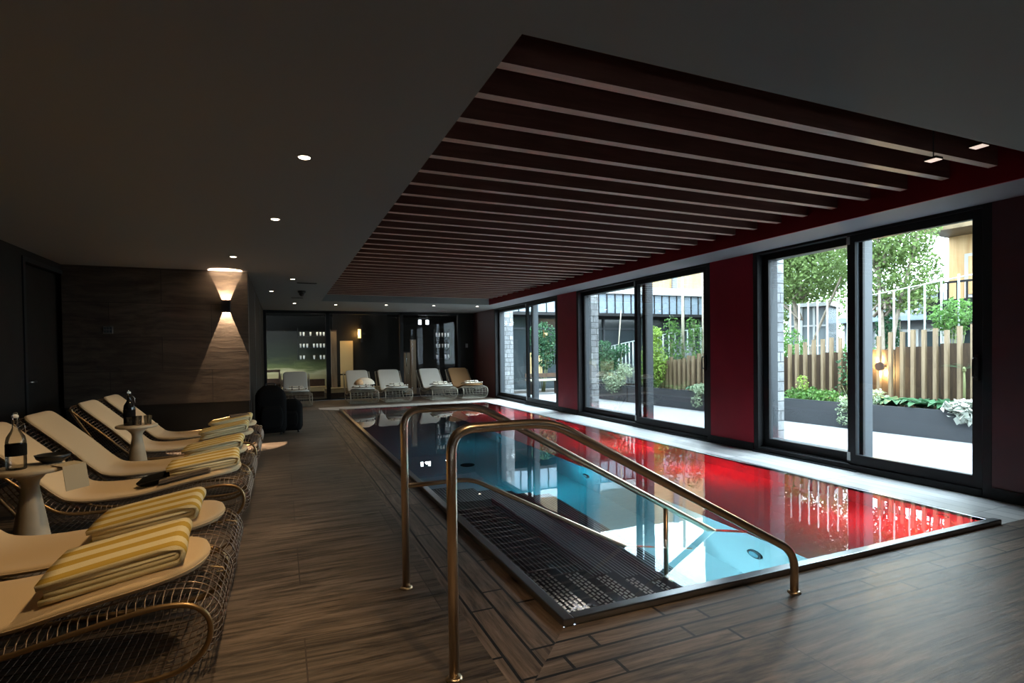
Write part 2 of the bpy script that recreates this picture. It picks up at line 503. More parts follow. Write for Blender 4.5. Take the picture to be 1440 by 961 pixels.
# ------------------------------------------------------------------ mesh helpers
class MB:
    def __init__(s):
        s.v, s.f, s.mi, s.sm = [], [], [], []

    def add(s, vs, fs, mi=0, smooth=False):
        o = len(s.v)
        s.v += [tuple(v) for v in vs]
        for f in fs:
            s.f.append([i + o for i in f])
            s.mi.append(mi)
            s.sm.append(smooth)
        return s

    def box(s, x0, x1, y0, y1, z0, z1, mi=0):
        return s.add([(x0, y0, z0), (x1, y0, z0), (x1, y1, z0), (x0, y1, z0), (x0, y0, z1), (x1, y0, z1), (x1, y1, z1), (x0, y1, z1)],
                     [(0, 3, 2, 1), (4, 5, 6, 7), (0, 1, 5, 4), (1, 2, 6, 5), (2, 3, 7, 6), (3, 0, 4, 7)], mi)

    def obox(s, c, size, rot=(0, 0, 0), mi=0):
        mt = Euler(rot).to_matrix()
        c = Vector(c)
        vs = []
        for dz in (-1, 1):
            for dx, dy in ((-1, -1), (1, -1), (1, 1), (-1, 1)):
                vs.append(c + mt @ Vector((dx * size[0] / 2, dy * size[1] / 2, dz * size[2] / 2)))
        return s.add(vs, [(0, 3, 2, 1), (4, 5, 6, 7), (0, 1, 5, 4), (1, 2, 6, 5), (2, 3, 7, 6), (3, 0, 4, 7)], mi)

    def tube(s, path, r, sides=8, closed=False, caps=True, mi=0):
        pts = [Vector(p) for p in path]
        n = len(pts)
        rr = r if hasattr(r, '__len__') else [r] * n
        tang = []
        for i in range(n):
            if closed:
                d = pts[(i + 1) % n] - pts[i - 1]
            else:
                d = pts[min(i + 1, n - 1)] - pts[max(i - 1, 0)]
            tang.append(d.normalized())
        ref = Vector((0, 0, 1))
        if abs(tang[0].dot(ref)) > .9:
            ref = Vector((0, 1, 0))
        nrm = (ref - tang[0] * ref.dot(tang[0])).normalized()
        vs = []
        for i in range(n):
            nrm = (nrm - tang[i] * nrm.dot(tang[i]))
            if nrm.length < 1e-6:
                nrm = tang[i].orthogonal()
            nrm.normalize()
            bi = tang[i].cross(nrm)
            for k in range(sides):
                a = 2 * PI * k / sides
                vs.append(pts[i] + (nrm * math.cos(a) + bi * math.sin(a)) * rr[i])
        fs = []
        for i in range(n if closed else n - 1):
            j = (i + 1) % n
            for k in range(sides):
                k2 = (k + 1) % sides
                fs.append((i * sides + k, i * sides + k2, j * sides + k2, j * sides + k))
        s.add(vs, fs, mi, True)
        if caps and not closed:
            o = len(s.v) - len(vs)
            s.f.append([o + k for k in range(sides)][::-1])
            s.f.append([o + (n - 1) * sides + k for k in range(sides)])
            s.mi += [mi, mi]
            s.sm += [False, False]
        return s

    def lathe(s, prof, c=(0, 0, 0), segs=28, mi=0, smooth=True, caps=True):
        vs, fs = [], []
        n = len(prof)
        for (r, z) in prof:
            for k in range(segs):
                a = 2 * PI * k / segs
                vs.append((c[0] + r * math.cos(a), c[1] + r * math.sin(a), c[2] + z))
        for i in range(n - 1):
            for k in range(segs):
                k2 = (k + 1) % segs
                fs.append((i * segs + k, i * segs + k2, (i + 1) * segs + k2, (i + 1) * segs + k))
        s.add(vs, fs, mi, smooth)
        o = len(s.v) - len(vs)
        if prof[0] == prof[-1] or not caps:
            return s
        if prof[0][0] > 1e-5:
            s.f.append([o + k for k in range(segs)][::-1]); s.mi.append(mi); s.sm.append(False)
        if prof[-1][0] > 1e-5:
            s.f.append([o + (n - 1) * segs + k for k in range(segs)]); s.mi.append(mi); s.sm.append(False)
        return s

    def loft(s, rings, caps=True, mi=0, smooth=True):
        n = len(rings[0])
        vs = [p for r in rings for p in r]
        fs = []
        for i in range(len(rings) - 1):
            for k in range(n):
                k2 = (k + 1) % n
                fs.append((i * n + k, i * n + k2, (i + 1) * n + k2, (i + 1) * n + k))
        s.add(vs, fs, mi, smooth)
        if caps:
            o = len(s.v) - len(vs)
            s.f.append([o + k for k in range(n)][::-1]); s.mi.append(mi); s.sm.append(smooth)
            s.f.append([o + (len(rings) - 1) * n + k for k in range(n)]); s.mi.append(mi); s.sm.append(smooth)
        return s

    def prism(s, poly, axis, a, b, mi=0, smooth=False):
        """extrude a 2D polygon along axis ('X','Y','Z')"""
        def P(u, v, w):
            return {'X': (w, u, v), 'Y': (u, w, v), 'Z': (u, v, w)}[axis]
        n = len(poly)
        vs = [P(u, v, a) for u, v in poly] + [P(u, v, b) for u, v in poly]
        s.add(vs, [(k, (k + 1) % n, n + (k + 1) % n, n + k) for k in range(n)], mi, smooth)
        o = len(s.v) - 2 * n
        s.f.append([o + k for k in range(n)][::-1]); s.mi.append(mi); s.sm.append(False)
        s.f.append([o + n + k for k in range(n)]); s.mi.append(mi); s.sm.append(False)
        return s

    def build(s, name, mats, parent=None, bevel=0.0, loc=None):
        me = bpy.data.meshes.new(name)
        me.from_pydata(s.v, [], s.f)
        if not isinstance(mats, (list, tuple)):
            mats = [mats]
        for m in mats:
            me.materials.append(m)
        me.polygons.foreach_set('material_index', s.mi)
        me.polygons.foreach_set('use_smooth', s.sm)
        me.update()
        bm = bmesh.new()
        bm.from_mesh(me)
        bmesh.ops.recalc_face_normals(bm, faces=bm.faces)
        bm.to_mesh(me)
        bm.free()
        o = bpy.data.objects.new(name, me)
        C.objects.link(o)
        if parent is not None:
            o.parent = parent
        if loc is not None:
            o.location = loc
        if bevel:
            bv = o.modifiers.new('bevel', 'BEVEL')
            bv.width = bevel
            bv.segments = 2
            bv.limit_method = 'ANGLE'
        return o


def tag(o, label=None, cat=None, group=None, kind=None):
    if label: o['label'] = label
    if cat: o['category'] = cat
    if group: o['group'] = group
    if kind: o['kind'] = kind
    return o


def thing(name, label, cat, loc=(0, 0, 0), rz=0.0, group=None, kind=None):
    o = bpy.data.objects.new(name, None)
    o.empty_display_size = .1
    C.objects.link(o)
    o.location = loc
    o.rotation_euler = (0, 0, rz)
    return tag(o, label, cat, group, kind)


KIDS = {}
def copy_tree(o, loc, rz, label, group=None):
    r = o.copy()
    C.objects.link(r)
    r.location = loc
    r.rotation_euler = (0, 0, rz)
    r['label'] = label
    if group: r['group'] = group
    def rec(a, b):
        for ch in a.children:
            c = ch.copy()
            C.objects.link(c)
            c.parent = b
            rec(ch, c)
    rec(o, r)
    return r


def struct(o, label=None, cat='setting'):
    o['kind'] = 'structure'
    if label: o['label'] = label
    o['category'] = cat
    return o


def arc(c, r, a0, a1, n, plane='XZ', y=0.0):
    out = []
    for i in range(n + 1):
        a = a0 + (a1 - a0) * i / n
        out.append((c[0] + r * math.cos(a), y, c[1] + r * math.sin(a)))
    return out


def catmull(pts, n=8):
    P = [Vector(p) for p in pts]
    out = []
    for i in range(len(P) - 1):
        p0 = P[i - 1] if i > 0 else P[0] * 2 - P[1]
        p1, p2 = P[i], P[i + 1]
        p3 = P[i + 2] if i + 2 < len(P) else P[-1] * 2 - P[-2]
        for k in range(n):
            t = k / n
            out.append(.5 * ((2 * p1) + (p2 - p0) * t + (2 * p0 - 5 * p1 + 4 * p2 - p3) * t * t + (3 * p1 - p0 - 3 * p2 + p3) * t ** 3))
    out.append(P[-1])
    return out


def fillet(pts, r, n=6):
    """round the corners of a polyline"""
    P = [Vector(p) for p in pts]
    out = [P[0]]
    for i in range(1, len(P) - 1):
        a, b, c = P[i - 1], P[i], P[i + 1]
        d1, d2 = (a - b).normalized(), (c - b).normalized()
        rr = min(r, (a - b).length * .48, (c - b).length * .48)
        s_, e_ = b + d1 * rr, b + d2 * rr
        for k in range(n + 1):
            t = k / n
            out.append(s_ * (1 - t) ** 2 + b * 2 * t * (1 - t) + e_ * t * t)
    out.append(P[-1])
    return out

# ------------------------------------------------------------------ the setting
PX0, PX1, PY0, PY1 = 1.20, 4.80, 2.26, 13.12      # pool outline
XW = 5.5                                           # inner face of the window wall
YB = 16.1                                          # glass wall at the far end
CZ = 2.5

f = MB()
# stone field left, in front and behind the camera, with border planks round the basin
f.add([(-2.6, -3, 0), (.80, -3, 0), (.80, 16.1, 0), (-2.6, 16.1, 0)], [(0, 1, 2, 3)], 0)
f.add([(.80, -3, 0), (5.5, -3, 0), (5.5, 1.83, 0), (.80, 1.83, 0)], [(0, 1, 2, 3)], 0)
# mitred front and left borders
f.add([(.80, 1.83, 0), (5.5, 1.83, 0), (5.5, PY0, 0), (PX0, PY0, 0)], [(0, 1, 2, 3)], 1)
f.add([(.80, 1.83, 0), (PX0, PY0, 0), (PX0, PY1, 0), (.80, 13.5, 0)], [(0, 1, 2, 3)], 2)
# pale deck at the right and at the far end
f.add([(PX1, PY0, 0), (5.62, PY0, 0), (5.62, PY1, 0), (PX1, PY1, 0)], [(0, 1, 2, 3)], 3)
f.add([(.80, 13.5, 0), (PX0, PY1, 0), (5.5, PY1, 0), (5.5, 13.9, 0), (.80, 13.9, 0)], [(0, 1, 2, 3, 4)], 4)
f.add([(.80, 13.9, 0), (5.5, 13.9, 0), (5.5, 16.1, 0), (.80, 16.1, 0)], [(0, 1, 2, 3)], 0)
# floor slab thickness at the edges so that the ground is solid
f.box(-2.75, .80, -3.1, 16.2, -.2, -.02, 0)
fl = f.build('floor', [M['floor'], M['plank_x'], M['plank_y'], M['deck'], M['deck_far']])
struct(fl, 'dark brown streaked stone floor around the indoor pool')

c = MB()
RX0, RX1, RY0, RY1 = .86, 4.92, 1.90, 13.12
ZT = 3.05
c.box(-2.75, RX0, -3.1, 16.4, CZ, ZT + .1)
c.box(RX0, 5.5, -3.1, RY0, CZ, ZT + .1)
c.box(RX0, 5.5, RY1, 16.4, CZ, ZT + .1)
ce = c.build('ceiling', M['ceiling'])
struct(ce, 'plain dark grey ceiling around the slatted recess')
c = MB()
c.box(RX1 + .022, 5.75, RY0, RY1, CZ, CZ + .05)
c.build('ceiling_soffit', M['soffit'])
struct(bpy.data.objects['ceiling_soffit'], 'narrow pale soffit strip above the windows')
c = MB()
c.box(RX1, RX1 + .02, RY0, RY1, CZ - .001, ZT + .1)
o = c.build('trim_fascia', M['red'])
struct(o, 'dark red fascia board along the right edge of the ceiling recess')
c = MB()
c.box(RX0 - .01, RX1 + .1, RY0 - .01, RY1 + .01, ZT, ZT + .05)
o = c.build('ceiling_recess', M['recess'])
struct(o, 'dark red recess top above the wooden slats')

# left wall with a dark doorway
w = MB()
w.box(-2.85, -2.6, -3.1, 7.64, 0, CZ)
w.box(-2.85, -2.6, 8.95, 9.0, 0, CZ)
w.box(-2.85, -2.6, 7.64, 8.95, 2.38, CZ)
w.box(-2.85, -2.76, 7.64, 8.95, 0, 2.38)
struct(w.build('wall_left', M['black_wall']), 'very dark left wall with a doorway')
w = MB()
w.box(-2.6, -2.585, 7.60, 7.66, 0, 2.42)
w.box(-2.6, -2.585, 7.66, 8.77, 2.37, 2.42)
struct(w.build('trim_1', M['black_alu']), 'upright trim beside the dark left door')
dr = thing('door_1', 'dark closed door in the left wall', 'door', (-2.70, 8.3, 0), kind='structure')
d = MB(); d.box(-.03, .03, -.60, .65, .005, 2.37); d.build('door_leaf', M['black_wall'], dr, bevel=.006)
d = MB(); d.tube([(.03, -.45, 1.02), (.08, -.45, 1.02), (.08, -.32, 1.02)], .011, 10); d.build('handle', M['steel'], dr)

# wall with the sconce: stone cladding stands proud of a dark dado
w = MB()
w.box(-2.6, -.43, 8.77, 9.0, .635, CZ, 0)
w.box(-2.6, -.44, 8.83, 9.0, 0, .635, 1)
w.box(-.66, -.43, 9.0, 16.3, 0, CZ, 1)
struct(w.build('wall_back', [M['dark_wall'], M['black_wall']]), 'dark stone wall behind the left loungers, carrying the sconce')
w = MB(); w.box(-.452, -.425, 10.9, 11.0, 0, 2.44); w.box(-.452, -.425, 13.4, 13.5, 0, 2.44)
struct(w.build('trim_2', M['grey_alu']), 'slim grey door edges on the passage wall')

# wall behind the camera, closing the room
w = MB(); w.box(-2.85, 5.75, -3.3, -3.1, 0, CZ)
struct(w.build('wall_front', M['black_wall']), 'dark wall behind the viewpoint')

# window wall: red piers between three sliding windows
WIN = ((2.66, 5.18), (5.93, 9.66), (10.48, 14.28))
w = MB()
w.box(XW, XW + .25, 5.18, 5.93, 0, CZ, 0)
w.box(XW, XW + .25, 9.66, 10.48, 0, CZ, 0)
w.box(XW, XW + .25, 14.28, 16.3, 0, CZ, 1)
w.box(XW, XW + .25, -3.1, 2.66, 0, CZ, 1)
o = w.build('wall_right', [M['red'], M['maroon']])
struct(o, 'window wall of dark red piers between the sliding windows')
w = MB()
for ya, yb in ((5.18, 5.93), (9.66, 10.48)):
    w.box(XW - .012, XW, ya, yb, 0, .10)
w.box(XW - .012, XW, 1.9, 2.66, 0, .10)
struct(w.build('baseboard_right', M['black_alu']), 'black skirting under the red piers')


def sash(parent, y0, y1, x, z0=.07, z1=2.47, st=.085, bot=.10, top=.075, ti=.03, to=.03):
    """leaf with a black inner half and a grey outer half"""
    m = MB()
    for q, (xa, xb) in enumerate(((x - ti, x), (x, x + to))):
        m.box(xa, xb, y0, y0 + st, z0, z1, q)
        m.box(xa, xb, y1 - st, y1, z0, z1, q)
        m.box(xa, xb, y0 + st, y1 - st, z0, z0 + bot, q)
        m.box(xa, xb, y0 + st, y1 - st, z1 - top, z1, q)
    s_ = m.build('sash', [M['black_alu'], M['grey_alu']], parent)
    g = MB()
    g.add([(x, y0 + st, z0 + bot), (x, y1 - st, z0 + bot), (x, y1 - st, z1 - top), (x, y0 + st, z1 - top)], [(0, 1, 2, 3)])
    g.build('pane', M['glass'], s_)
    return s_


def window(n, y0, y1, ov0, ov1, label):
    t = thing('window_%d' % n, label, 'window', (0, 0, 0), kind='structure')
    m = MB()
    m.box(XW, XW + .25, y0, y0 + .07, 0, CZ)
    m.box(XW, XW + .27, y1 - .07, y1, 0, CZ)
    m.box(XW, XW + .27, y0 + .07, y1 - .07, 2.47, CZ)
    m.box(XW, XW + .27, y0 + .07, y1 - .07, 0, .065)
    m.build('window_frame', M['black_alu'], t, bevel=.004)
    k = MB()
    k.box(XW - .03, XW + .0, y0, (ov0 + ov1) / 2 + .1, 0, .014) if n != 3 else k.box(XW - .03, XW, ov0, y1, 0, .014)
    k.box(XW + .06, XW + .16, y0 + .07, y1 - .07, .065, .07)
    k.build('track', M['grey_alu'], t)
    sb = sash(t, y0 + .07, ov1, XW + .055, to=.035)
    sa = sash(t, ov0, y1 - .07, XW + .125, ti=.03, to=.12)
    h = MB()
    yc = y0 + .07 + .045
    h.box(XW + .0, XW + .025, yc - .016, yc + .016, 1.0, 1.22)
    h.tube(fillet([(XW + .0, yc, 1.03), (XW - .045, yc, 1.03), (XW - .045, yc, 1.19), (XW, yc, 1.19)], .02), .008, 8)
    h.build('handle', M['black_gloss'], sb)
    l = MB()
    l.box(XW + .02, XW + .03, ov1 - .03, ov1 + .005, .10, .19)
    l.box(XW + .02, XW + .03, ov1 - .03, ov1 + .005, 2.38, 2.46)
    l.build('guide_block', M['white'], sb)
    return t

window(1, 10.48, 14.28, 11.95, 12.10 + .1, 'farthest sliding window, glass bench beyond it')
window(2, 5.93, 9.66, 7.52, 7.70 + .03, 'middle sliding window between the two red piers')
window(3, 2.66, 5.18, 3.83, 3.95 + .0, 'nearest and largest sliding window, stone pier and lamp outside')

# glass wall at the far end
gw = thing('window_4', 'dark glazed partition to the lounge at the far end', 'window', (0, 0, 0), kind='structure')
m = MB()
fx = (-.43, 1.14, 3.22, 4.98)
m.box(-.43, -.36, YB, YB + .09, 0, CZ)
m.box(1.16, 1.27, YB, YB + .09, 0, CZ)
m.box(3.22, 3.33, YB, YB + .09, 0, CZ)
m.box(5.0, 5.08, YB, YB + .09, 0, CZ)
m.box(-.36, 5.0, YB, YB + .09, 2.42, CZ)
m.box(-.36, 5.0, YB, YB + .09, 0, .05)
m.build('partition_frame', M['black_alu'], gw, bevel=.004)
for a, b in ((-.36, 1.16), (1.27, 3.22), (3.33, 5.0)):
    m = MB()
    m.add([(a, YB + .045, .05), (b, YB + .045, .05), (b, YB + .045, 2.42), (a, YB + .045, 2.42)], [(0, 1, 2, 3)])
    m.build('pane', M['glass_dark'], gw)
m = MB(); m.tube([(3.40, YB - .03, .9), (3.40, YB - .03, 1.3)], .012, 8); m.tube([(3.40, YB - .03, .95), (3.40, YB, .95)], .008, 6); m.tube([(3.40, YB - .03, 1.25), (3.40, YB, 1.25)], .008, 6)
m.build('pull_handle', M['chrome'], gw)
w = MB(); w.box(5.08, 5.5, YB, YB + .2, 0, CZ)
struct(w.build('wall_far', M['black_wall']), 'dark strip of wall right of the glass partition')
# lounge shell
w = MB()
w.box(-3.0, 6.2, 20.0, 20.2, 0, 2.9)
w.box(-3.2, -3.0, 16.3, 20.2, 0, 2.9)
w.box(6.2, 6.4, 16.3, 20.2, 0, 2.9)
struct(w.build('wall_lounge', M['black_wall']), 'dark walls of the lounge behind the glass')
w = MB(); w.box(-3.2, 6.4, 16.19, 20.2, -.2, 0); struct(w.build('floor_lounge', M['floor']), 'brown stone floor of the lounge')
w = MB(); w.box(-3.2, 6.4, 16.4, 20.2, 2.6, 2.9); struct(w.build('ceiling_lounge', M['black_wall']), 'dark lounge ceiling')

# ------------------------------------------------------------------ pool
IX0, IX1, IY0, IY1 = 1.26, 4.75, 2.32, 13.06
LX, LZ, FZ = 3.30, -.46, -1.25
WZ = .018
b = MB()
b.add([(IX0, IY0, FZ), (LX, IY0, FZ), (LX, IY1, FZ), (IX0, IY1, FZ)], [(0, 1, 2, 3)])
b.add([(LX, IY0, LZ), (IX1, IY0, LZ), (IX1, IY1, LZ), (LX, IY1, LZ)], [(0, 1, 2, 3)])
b.add([(LX, IY0, FZ), (LX, IY1, FZ), (LX, IY1, LZ), (LX, IY0, LZ)], [(0, 1, 2, 3)])
b.add([(IX0, IY0, FZ), (IX0, IY1, FZ), (IX0, IY1, .02), (IX0, IY0, .02)], [(0, 1, 2, 3)])
b.add([(IX1, IY0, LZ), (IX1, IY1, LZ), (IX1, IY1, .02), (IX1, IY0, .02)], [(0, 1, 2, 3)])
b.add([(IX0, IY0, FZ), (LX, IY0, FZ), (LX, IY0, LZ), (IX1, IY0, LZ), (IX1, IY0, .02), (IX0, IY0, .02)], [(0, 1, 2, 3, 4, 5)])
b.add([(IX0, IY1, FZ), (LX, IY1, FZ), (LX, IY1, LZ), (IX1, IY1, LZ), (IX1, IY1, .02), (IX0, IY1, .02)], [(0, 1, 2, 3, 4, 5)])
struct(b.build('floor_pool_basin', M['basin']), 'steel pool basin with a raised ledge along the window side')
b = MB()
b.add([(IX0, IY0, WZ), (IX1, IY0, WZ), (IX1, IY1, WZ), (IX0, IY1, WZ)], [(0, 1, 2, 3)])
wo = b.build('pool_water', M['water'])
struct(wo, 'still pool water filled to the rim, cyan on the left and red on the right')
b = MB()
b.box(PX0, IX0, PY0, PY1, -.06, .034)
b.box(IX0, PX1, PY0, IY0, -.06, .034)
b.box(IX1, PX1, IY0, PY1, -.06, .022)
b.box(IX0, IX1, IY1, PY1, -.06, .022)
o = b.build('trim_pool_rim', M['rim'], bevel=.006)
struct(o, 'raised dark steel rim around the pool')

# submerged steps along the left side
st = thing('pool_steps', 'dark submerged pool steps with rows of pale anti-slip dashes', 'steps', (IX0, IY0, 0))
tx = [0.0, .23, .45, .66, .86, 1.06, 1.28]
SL = 2.75
for i in range(6):
    z1 = -.05 - .13 * i
    m = MB()
    m.box(tx[i] + .002, tx[i + 1], .01, SL, FZ + .01, z1)
    tr = m.build('tread', M['step'], st)
    k = MB()
    wd = tx[i + 1] - tx[i]
    rows = 6
    for r_ in range(rows):
        x = tx[i] + .02 + (wd - .09) * r_ / (rows - 1)
        y = .06 + (.012 if r_ % 2 else 0)
        while y < .60:
            k.box(x - .0055, x + .0055, y, y + .028, z1, z1 + .006)
            y += .045
    for r_ in range(8):
        x = tx[i] + wd * (r_ + .5) / 8
        k.box(x - .0035, x + .0035, .62, SL - .02, z1, z1 + .0015, 1)
    k.build('grip_studs', [M['bump'], M['rib']], tr)
for q, (x, lab) in enumerate(((IX0 + .12, 'first'), (IX0 + .55, 'second'), (IX0 + .95, 'third'))):  # added lamps, invented to brighten the submerged steps
    t = thing('added_step_lamp', 'added underwater lamp under the front rim to light the steps, %s from the left' % lab, 'lamp', (x, IY0, -.035), group='added underwater step lamps')
    m = MB(); m.lathe([(.012, 0), (.012, .006), (.008, .010), (0, .011)], segs=12)
    o = m.build('lens', M['lens_cyan'], t); o.rotation_euler = (-PI / 2, 0, 0)
    lamp('POINT', 'step_fill', (0, .10, 0), 2.6, (1, .92, .85), parent=t, shadow_soft_size=0.0)

# floor inlets
for q, (x, y) in enumerate(((2.30, 4.9), (2.35, 7.2))):
    m = MB(); m.lathe([(.10, 0), (.10, .012), (.07, .02), (0, .02)], segs=20)
    o = m.build('pool_inlet', M['black_alu'], loc=(x, y, FZ)); tag(o, ('round steel inlet on the pool floor nearest the steps', 'round steel inlet further down the pool floor')[q], 'inlet', 'round inlets on the pool floor')

# underwater lamps
red = (1.0, .012, .02)
for q, y in enumerate((2.62, 4.62, 6.5, 8.75, 10.9)):
    t = thing('pool_lamp', 'red underwater lamp on the window-side pool wall, %s from the near end' % ('first', 'second', 'third', 'fourth', 'fifth')[q], 'lamp', (IX1, y, -.17), group='red underwater lamps')
    m = MB(); m.lathe([(.045, 0), (.045, .012), (.034, .018)], segs=18)
    o = m.build('bezel', M['steel'], t); o.rotation_euler = (0, -PI / 2, 0)
    m = MB(); m.lathe([(.032, .012), (.026, .024), (0, .027)], segs=18)
    o = m.build('lens', M['lens_red'], t); o.rotation_euler = (0, -PI / 2, 0)
    lamp('POINT', 'red_glow', (-.12, 0, 0), 20, red, parent=t, shadow_soft_size=0.0)
    lamp('POINT', 'red_wash', (-.50, .5, .04), 6, red, parent=t, shadow_soft_size=0.0)
cyan = (.24, .80, 1.0)
for q, (x, y, e, lab) in enumerate(((LX, 3.1, 46, 'first'), (LX, 5.6, 12, 'second'), (LX, 8.4, 3, 'third'))):
    t = thing('pool_lamp', 'cyan underwater lamp below the ledge, %s from the near end' % lab, 'lamp', (x, y, -.8), group='cyan underwater lamps')
    m = MB(); m.lathe([(.07, 0), (.07, .012), (.055, .02)], segs=18)
    o = m.build('bezel', M['black_alu'], t); o.rotation_euler = (0, -PI / 2, 0)
    m = MB(); m.lathe([(.052, .014), (.04, .026), (0, .03)], segs=18)
    o = m.build('lens', M['lens_cyan'], t); o.rotation_euler = (0, -PI / 2, 0)
    lamp('POINT', 'cyan_glow', (-.42, 0, .15), e, (.34, .84, 1.0) if q == 0 else (.03, .55, .80), parent=t, shadow_soft_size=0.0)

# handrails
def handrail(name, label, y, pts, foot, mid=None, post=None):
    t = thing(name, label, 'handrail', (0, y, 0))
    m = MB(); m.tube(fillet([(a, 0, b_) for a, b_ in pts], .10, 8), .021, 16); m.build('top_rail', M['rail'], t)
    for (x, z) in foot:
        k = MB(); k.lathe([(.034, 0), (.034, .004), (.026, .010), (.0215, .012)], (x, 0, z), 20); k.build('foot_flange', M['rail'], t)
    if mid:
        k = MB(); k.tube(fillet([(a, 0, b_) for a, b_ in mid], .07, 6), .013, 12); k.build('mid_rail', M['rail'], t)
    if post:
        k = MB(); k.tube([(post[0], 0, post[1]), (post[0], 0, post[2])], .016, 12); p_ = k.build('support_post', M['rail'], t)
        k = MB(); k.lathe([(.05, 0), (.05, .006), (.018, .012)], (post[0], 0, post[1]), 18); k.build('foot_flange', M['rail'], p_)
    return t

handrail('pool_handrail', 'nearer bronze steel handrail, standing outside the front rim of the pool', 2.08,
         [(.612, 0), (.612, .995), (1.06, .995), (2.49, .218), (2.49, 0)], [(.612, 0), (2.49, 0)])
handrail('pool_handrail', 'farther bronze steel handrail with a middle rail, running down into the water', 3.0,
         [(.615, 0), (.615, .985), (1.05, .985), (2.765, .025), (3.10, -.163)], [(.615, 0)],
         mid=[(.615, .565), (1.0, .565), (2.06, .01), (2.60, -.28)], post=(2.384, -.70, .23))

# slatted ceiling
sc = thing('slatted_ceiling', 'dark wooden slats hung across the ceiling recess above the pool', 'slatted ceiling', (RX0, RY0, 2.63))
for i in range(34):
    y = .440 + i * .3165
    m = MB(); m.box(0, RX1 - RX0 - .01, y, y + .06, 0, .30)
    m.mi[-6] = 1  # bottom face takes the painted bounce-light colour
    m.build('slat', [M['slat'], M['slat_lit_underside']], sc)

# ------------------------------------------------------------------ ceiling fittings
def downlight(x, y, label, e=0, spot=70, r=.045, col=WARM, lens='lens', aim=None, blend=.6):
    t = thing('downlight', label, 'downlight', (x, y, CZ), group='recessed ceiling downlights')
    m = MB(); m.lathe([(r, -.006), (r * 1.0, 0), (r * .78, 0), (r * .78, -.004), (r, -.006)], segs=24); m.build('trim_ring', M['black_gloss'], t)
    m = MB(); m.lathe([(r * .77, -.004), (r * .5, -.009), (0, -.010)], segs=20); m.build('lens', M[lens], t)
    if e:
        lamp('SPOT', 'downlight_beam', (0, 0, -.03), e, col, rot=aim or (0, 0, 0), parent=t, spot_size=math.radians(spot), spot_blend=blend, shadow_soft_size=.03)
    return t

AIM = (0, .45, 0)   # tipped towards the loungers
downlight(.20, 1.75, 'recessed ceiling downlight above the nearest lounger, out of the picture', 70, 85, aim=AIM)
downlight(.151, 3.567, 'largest round ceiling downlight, left of the slatted recess', 70, 85, aim=AIM)
downlight(-.028, 5.279, 'second round ceiling downlight, further back on the left ceiling', 60, 85, aim=AIM)
downlight(-.517, 7.463, 'round ceiling downlight close to the sconce wall', 40, 85, aim=(0, .2, 0))
downlight(.19, 9.384, 'round ceiling downlight past the corner of the sconce wall', 12, 80)
downlight(-.15, 11.28, 'round ceiling downlight at the passage wall', 12, 80)
downlight(.306, 13.8, 'round ceiling downlight at the far left before the glass wall', 14, 80, lens='lens_small')
for q, (x, y) in enumerate(((1.243, 13.954), (2.426, 13.755), (3.617, 13.667), (4.767, 13.60))):
    downlight(x, y, 'small ceiling downlight, %s from the left in the row above the far loungers' % ('second', 'third', 'fourth', 'fifth')[q], 16, 85, lens='lens_small', aim=(.35, 0, 0))
downlight(-1.4, .2, 'recessed ceiling downlight behind the viewpoint', 30, 90)
downlight(2.6, .9, 'recessed ceiling downlight over the near floor right of the viewpoint', 60, 110)
downlight(.9, .9, 'recessed ceiling downlight over the near floor beside the viewpoint', 46, 100)
for q, (x, y, z) in enumerate(((3.895, 1.95, CZ), (3.895, 2.20, CZ))):
    t = thing('square_spotlight', ('small square ceiling spotlight set in the front edge of the recess', 'small square spotlight hung between the first two slats')[q], 'spotlight', (x, y, z), group='square ceiling spotlights')
    m = MB(); m.box(-.036, .036, -.036, .036, .0, .014); m.build('housing', M['black_gloss'], t)
    m = MB(); m.box(-.034, .034, -.034, .034, -.003, -.0005); m.build('lens', M['lens_square'], t)
    if q:
        m = MB(); m.tube([(0, 0, .014), (0, 0, .55)], .004, 6); m.build('stem', M['black_gloss'], t)
for q, (x, y) in enumerate(((1.10, 17.35), (1.05, 18.0), (2.95, 17.2), (2.75, 17.85))):
    t = thing('downlight', 'tiny lounge ceiling downlight behind the far glass, %s from the left' % ('second', 'first', 'fourth', 'third')[q], 'downlight', (x, y, 2.6), group='lounge ceiling downlights')
    m = MB(); m.lathe([(.045, -.004), (.045, 0), (.036, 0), (.036, -.003), (.045, -.004)], segs=20); m.build('trim_ring', M['black_gloss'], t)
    m = MB(); m.lathe([(.034, -.003), (.02, -.010), (0, -.012)], segs=16); m.build('lens', M['lens_small'], t)
# vent, dome camera, smoke detectors
m = MB(); m.box(-.16, .16, -.03, .03, -.006, 0)
for k in range(3): m.box(-.15, .15, -.022 + k * .018, -.016 + k * .018, -.010, -.006)
tag(m.build('ceiling_vent', M['black_gloss'], loc=(.42, 9.85, CZ)), 'black slot vent in the left ceiling', 'vent')
t = thing('ceiling_speaker', 'small black dome hanging from the left ceiling near the recess', 'dome camera', (.38, 11.1, CZ))
m = MB(); m.lathe([(.075, 0), (.075, -.03), (.06, -.045)], segs=20); m.build('base', M['black_gloss'], t)
m = MB(); m.lathe([(.058, -.045), (.05, -.075), (.03, -.10), (0, -.108)], segs=20); m.build('dome', M['black_gloss'], t)
m = MB(); m.box(-.12, .12, -.03, .03, -.006, 0); m.box(-.11, .11, -.02, .02, -.010, -.006)
tag(m.build('ceiling_vent', M['black_gloss'], loc=(.33, 12.5, CZ)), 'second black slot vent, behind the dome camera', 'vent')

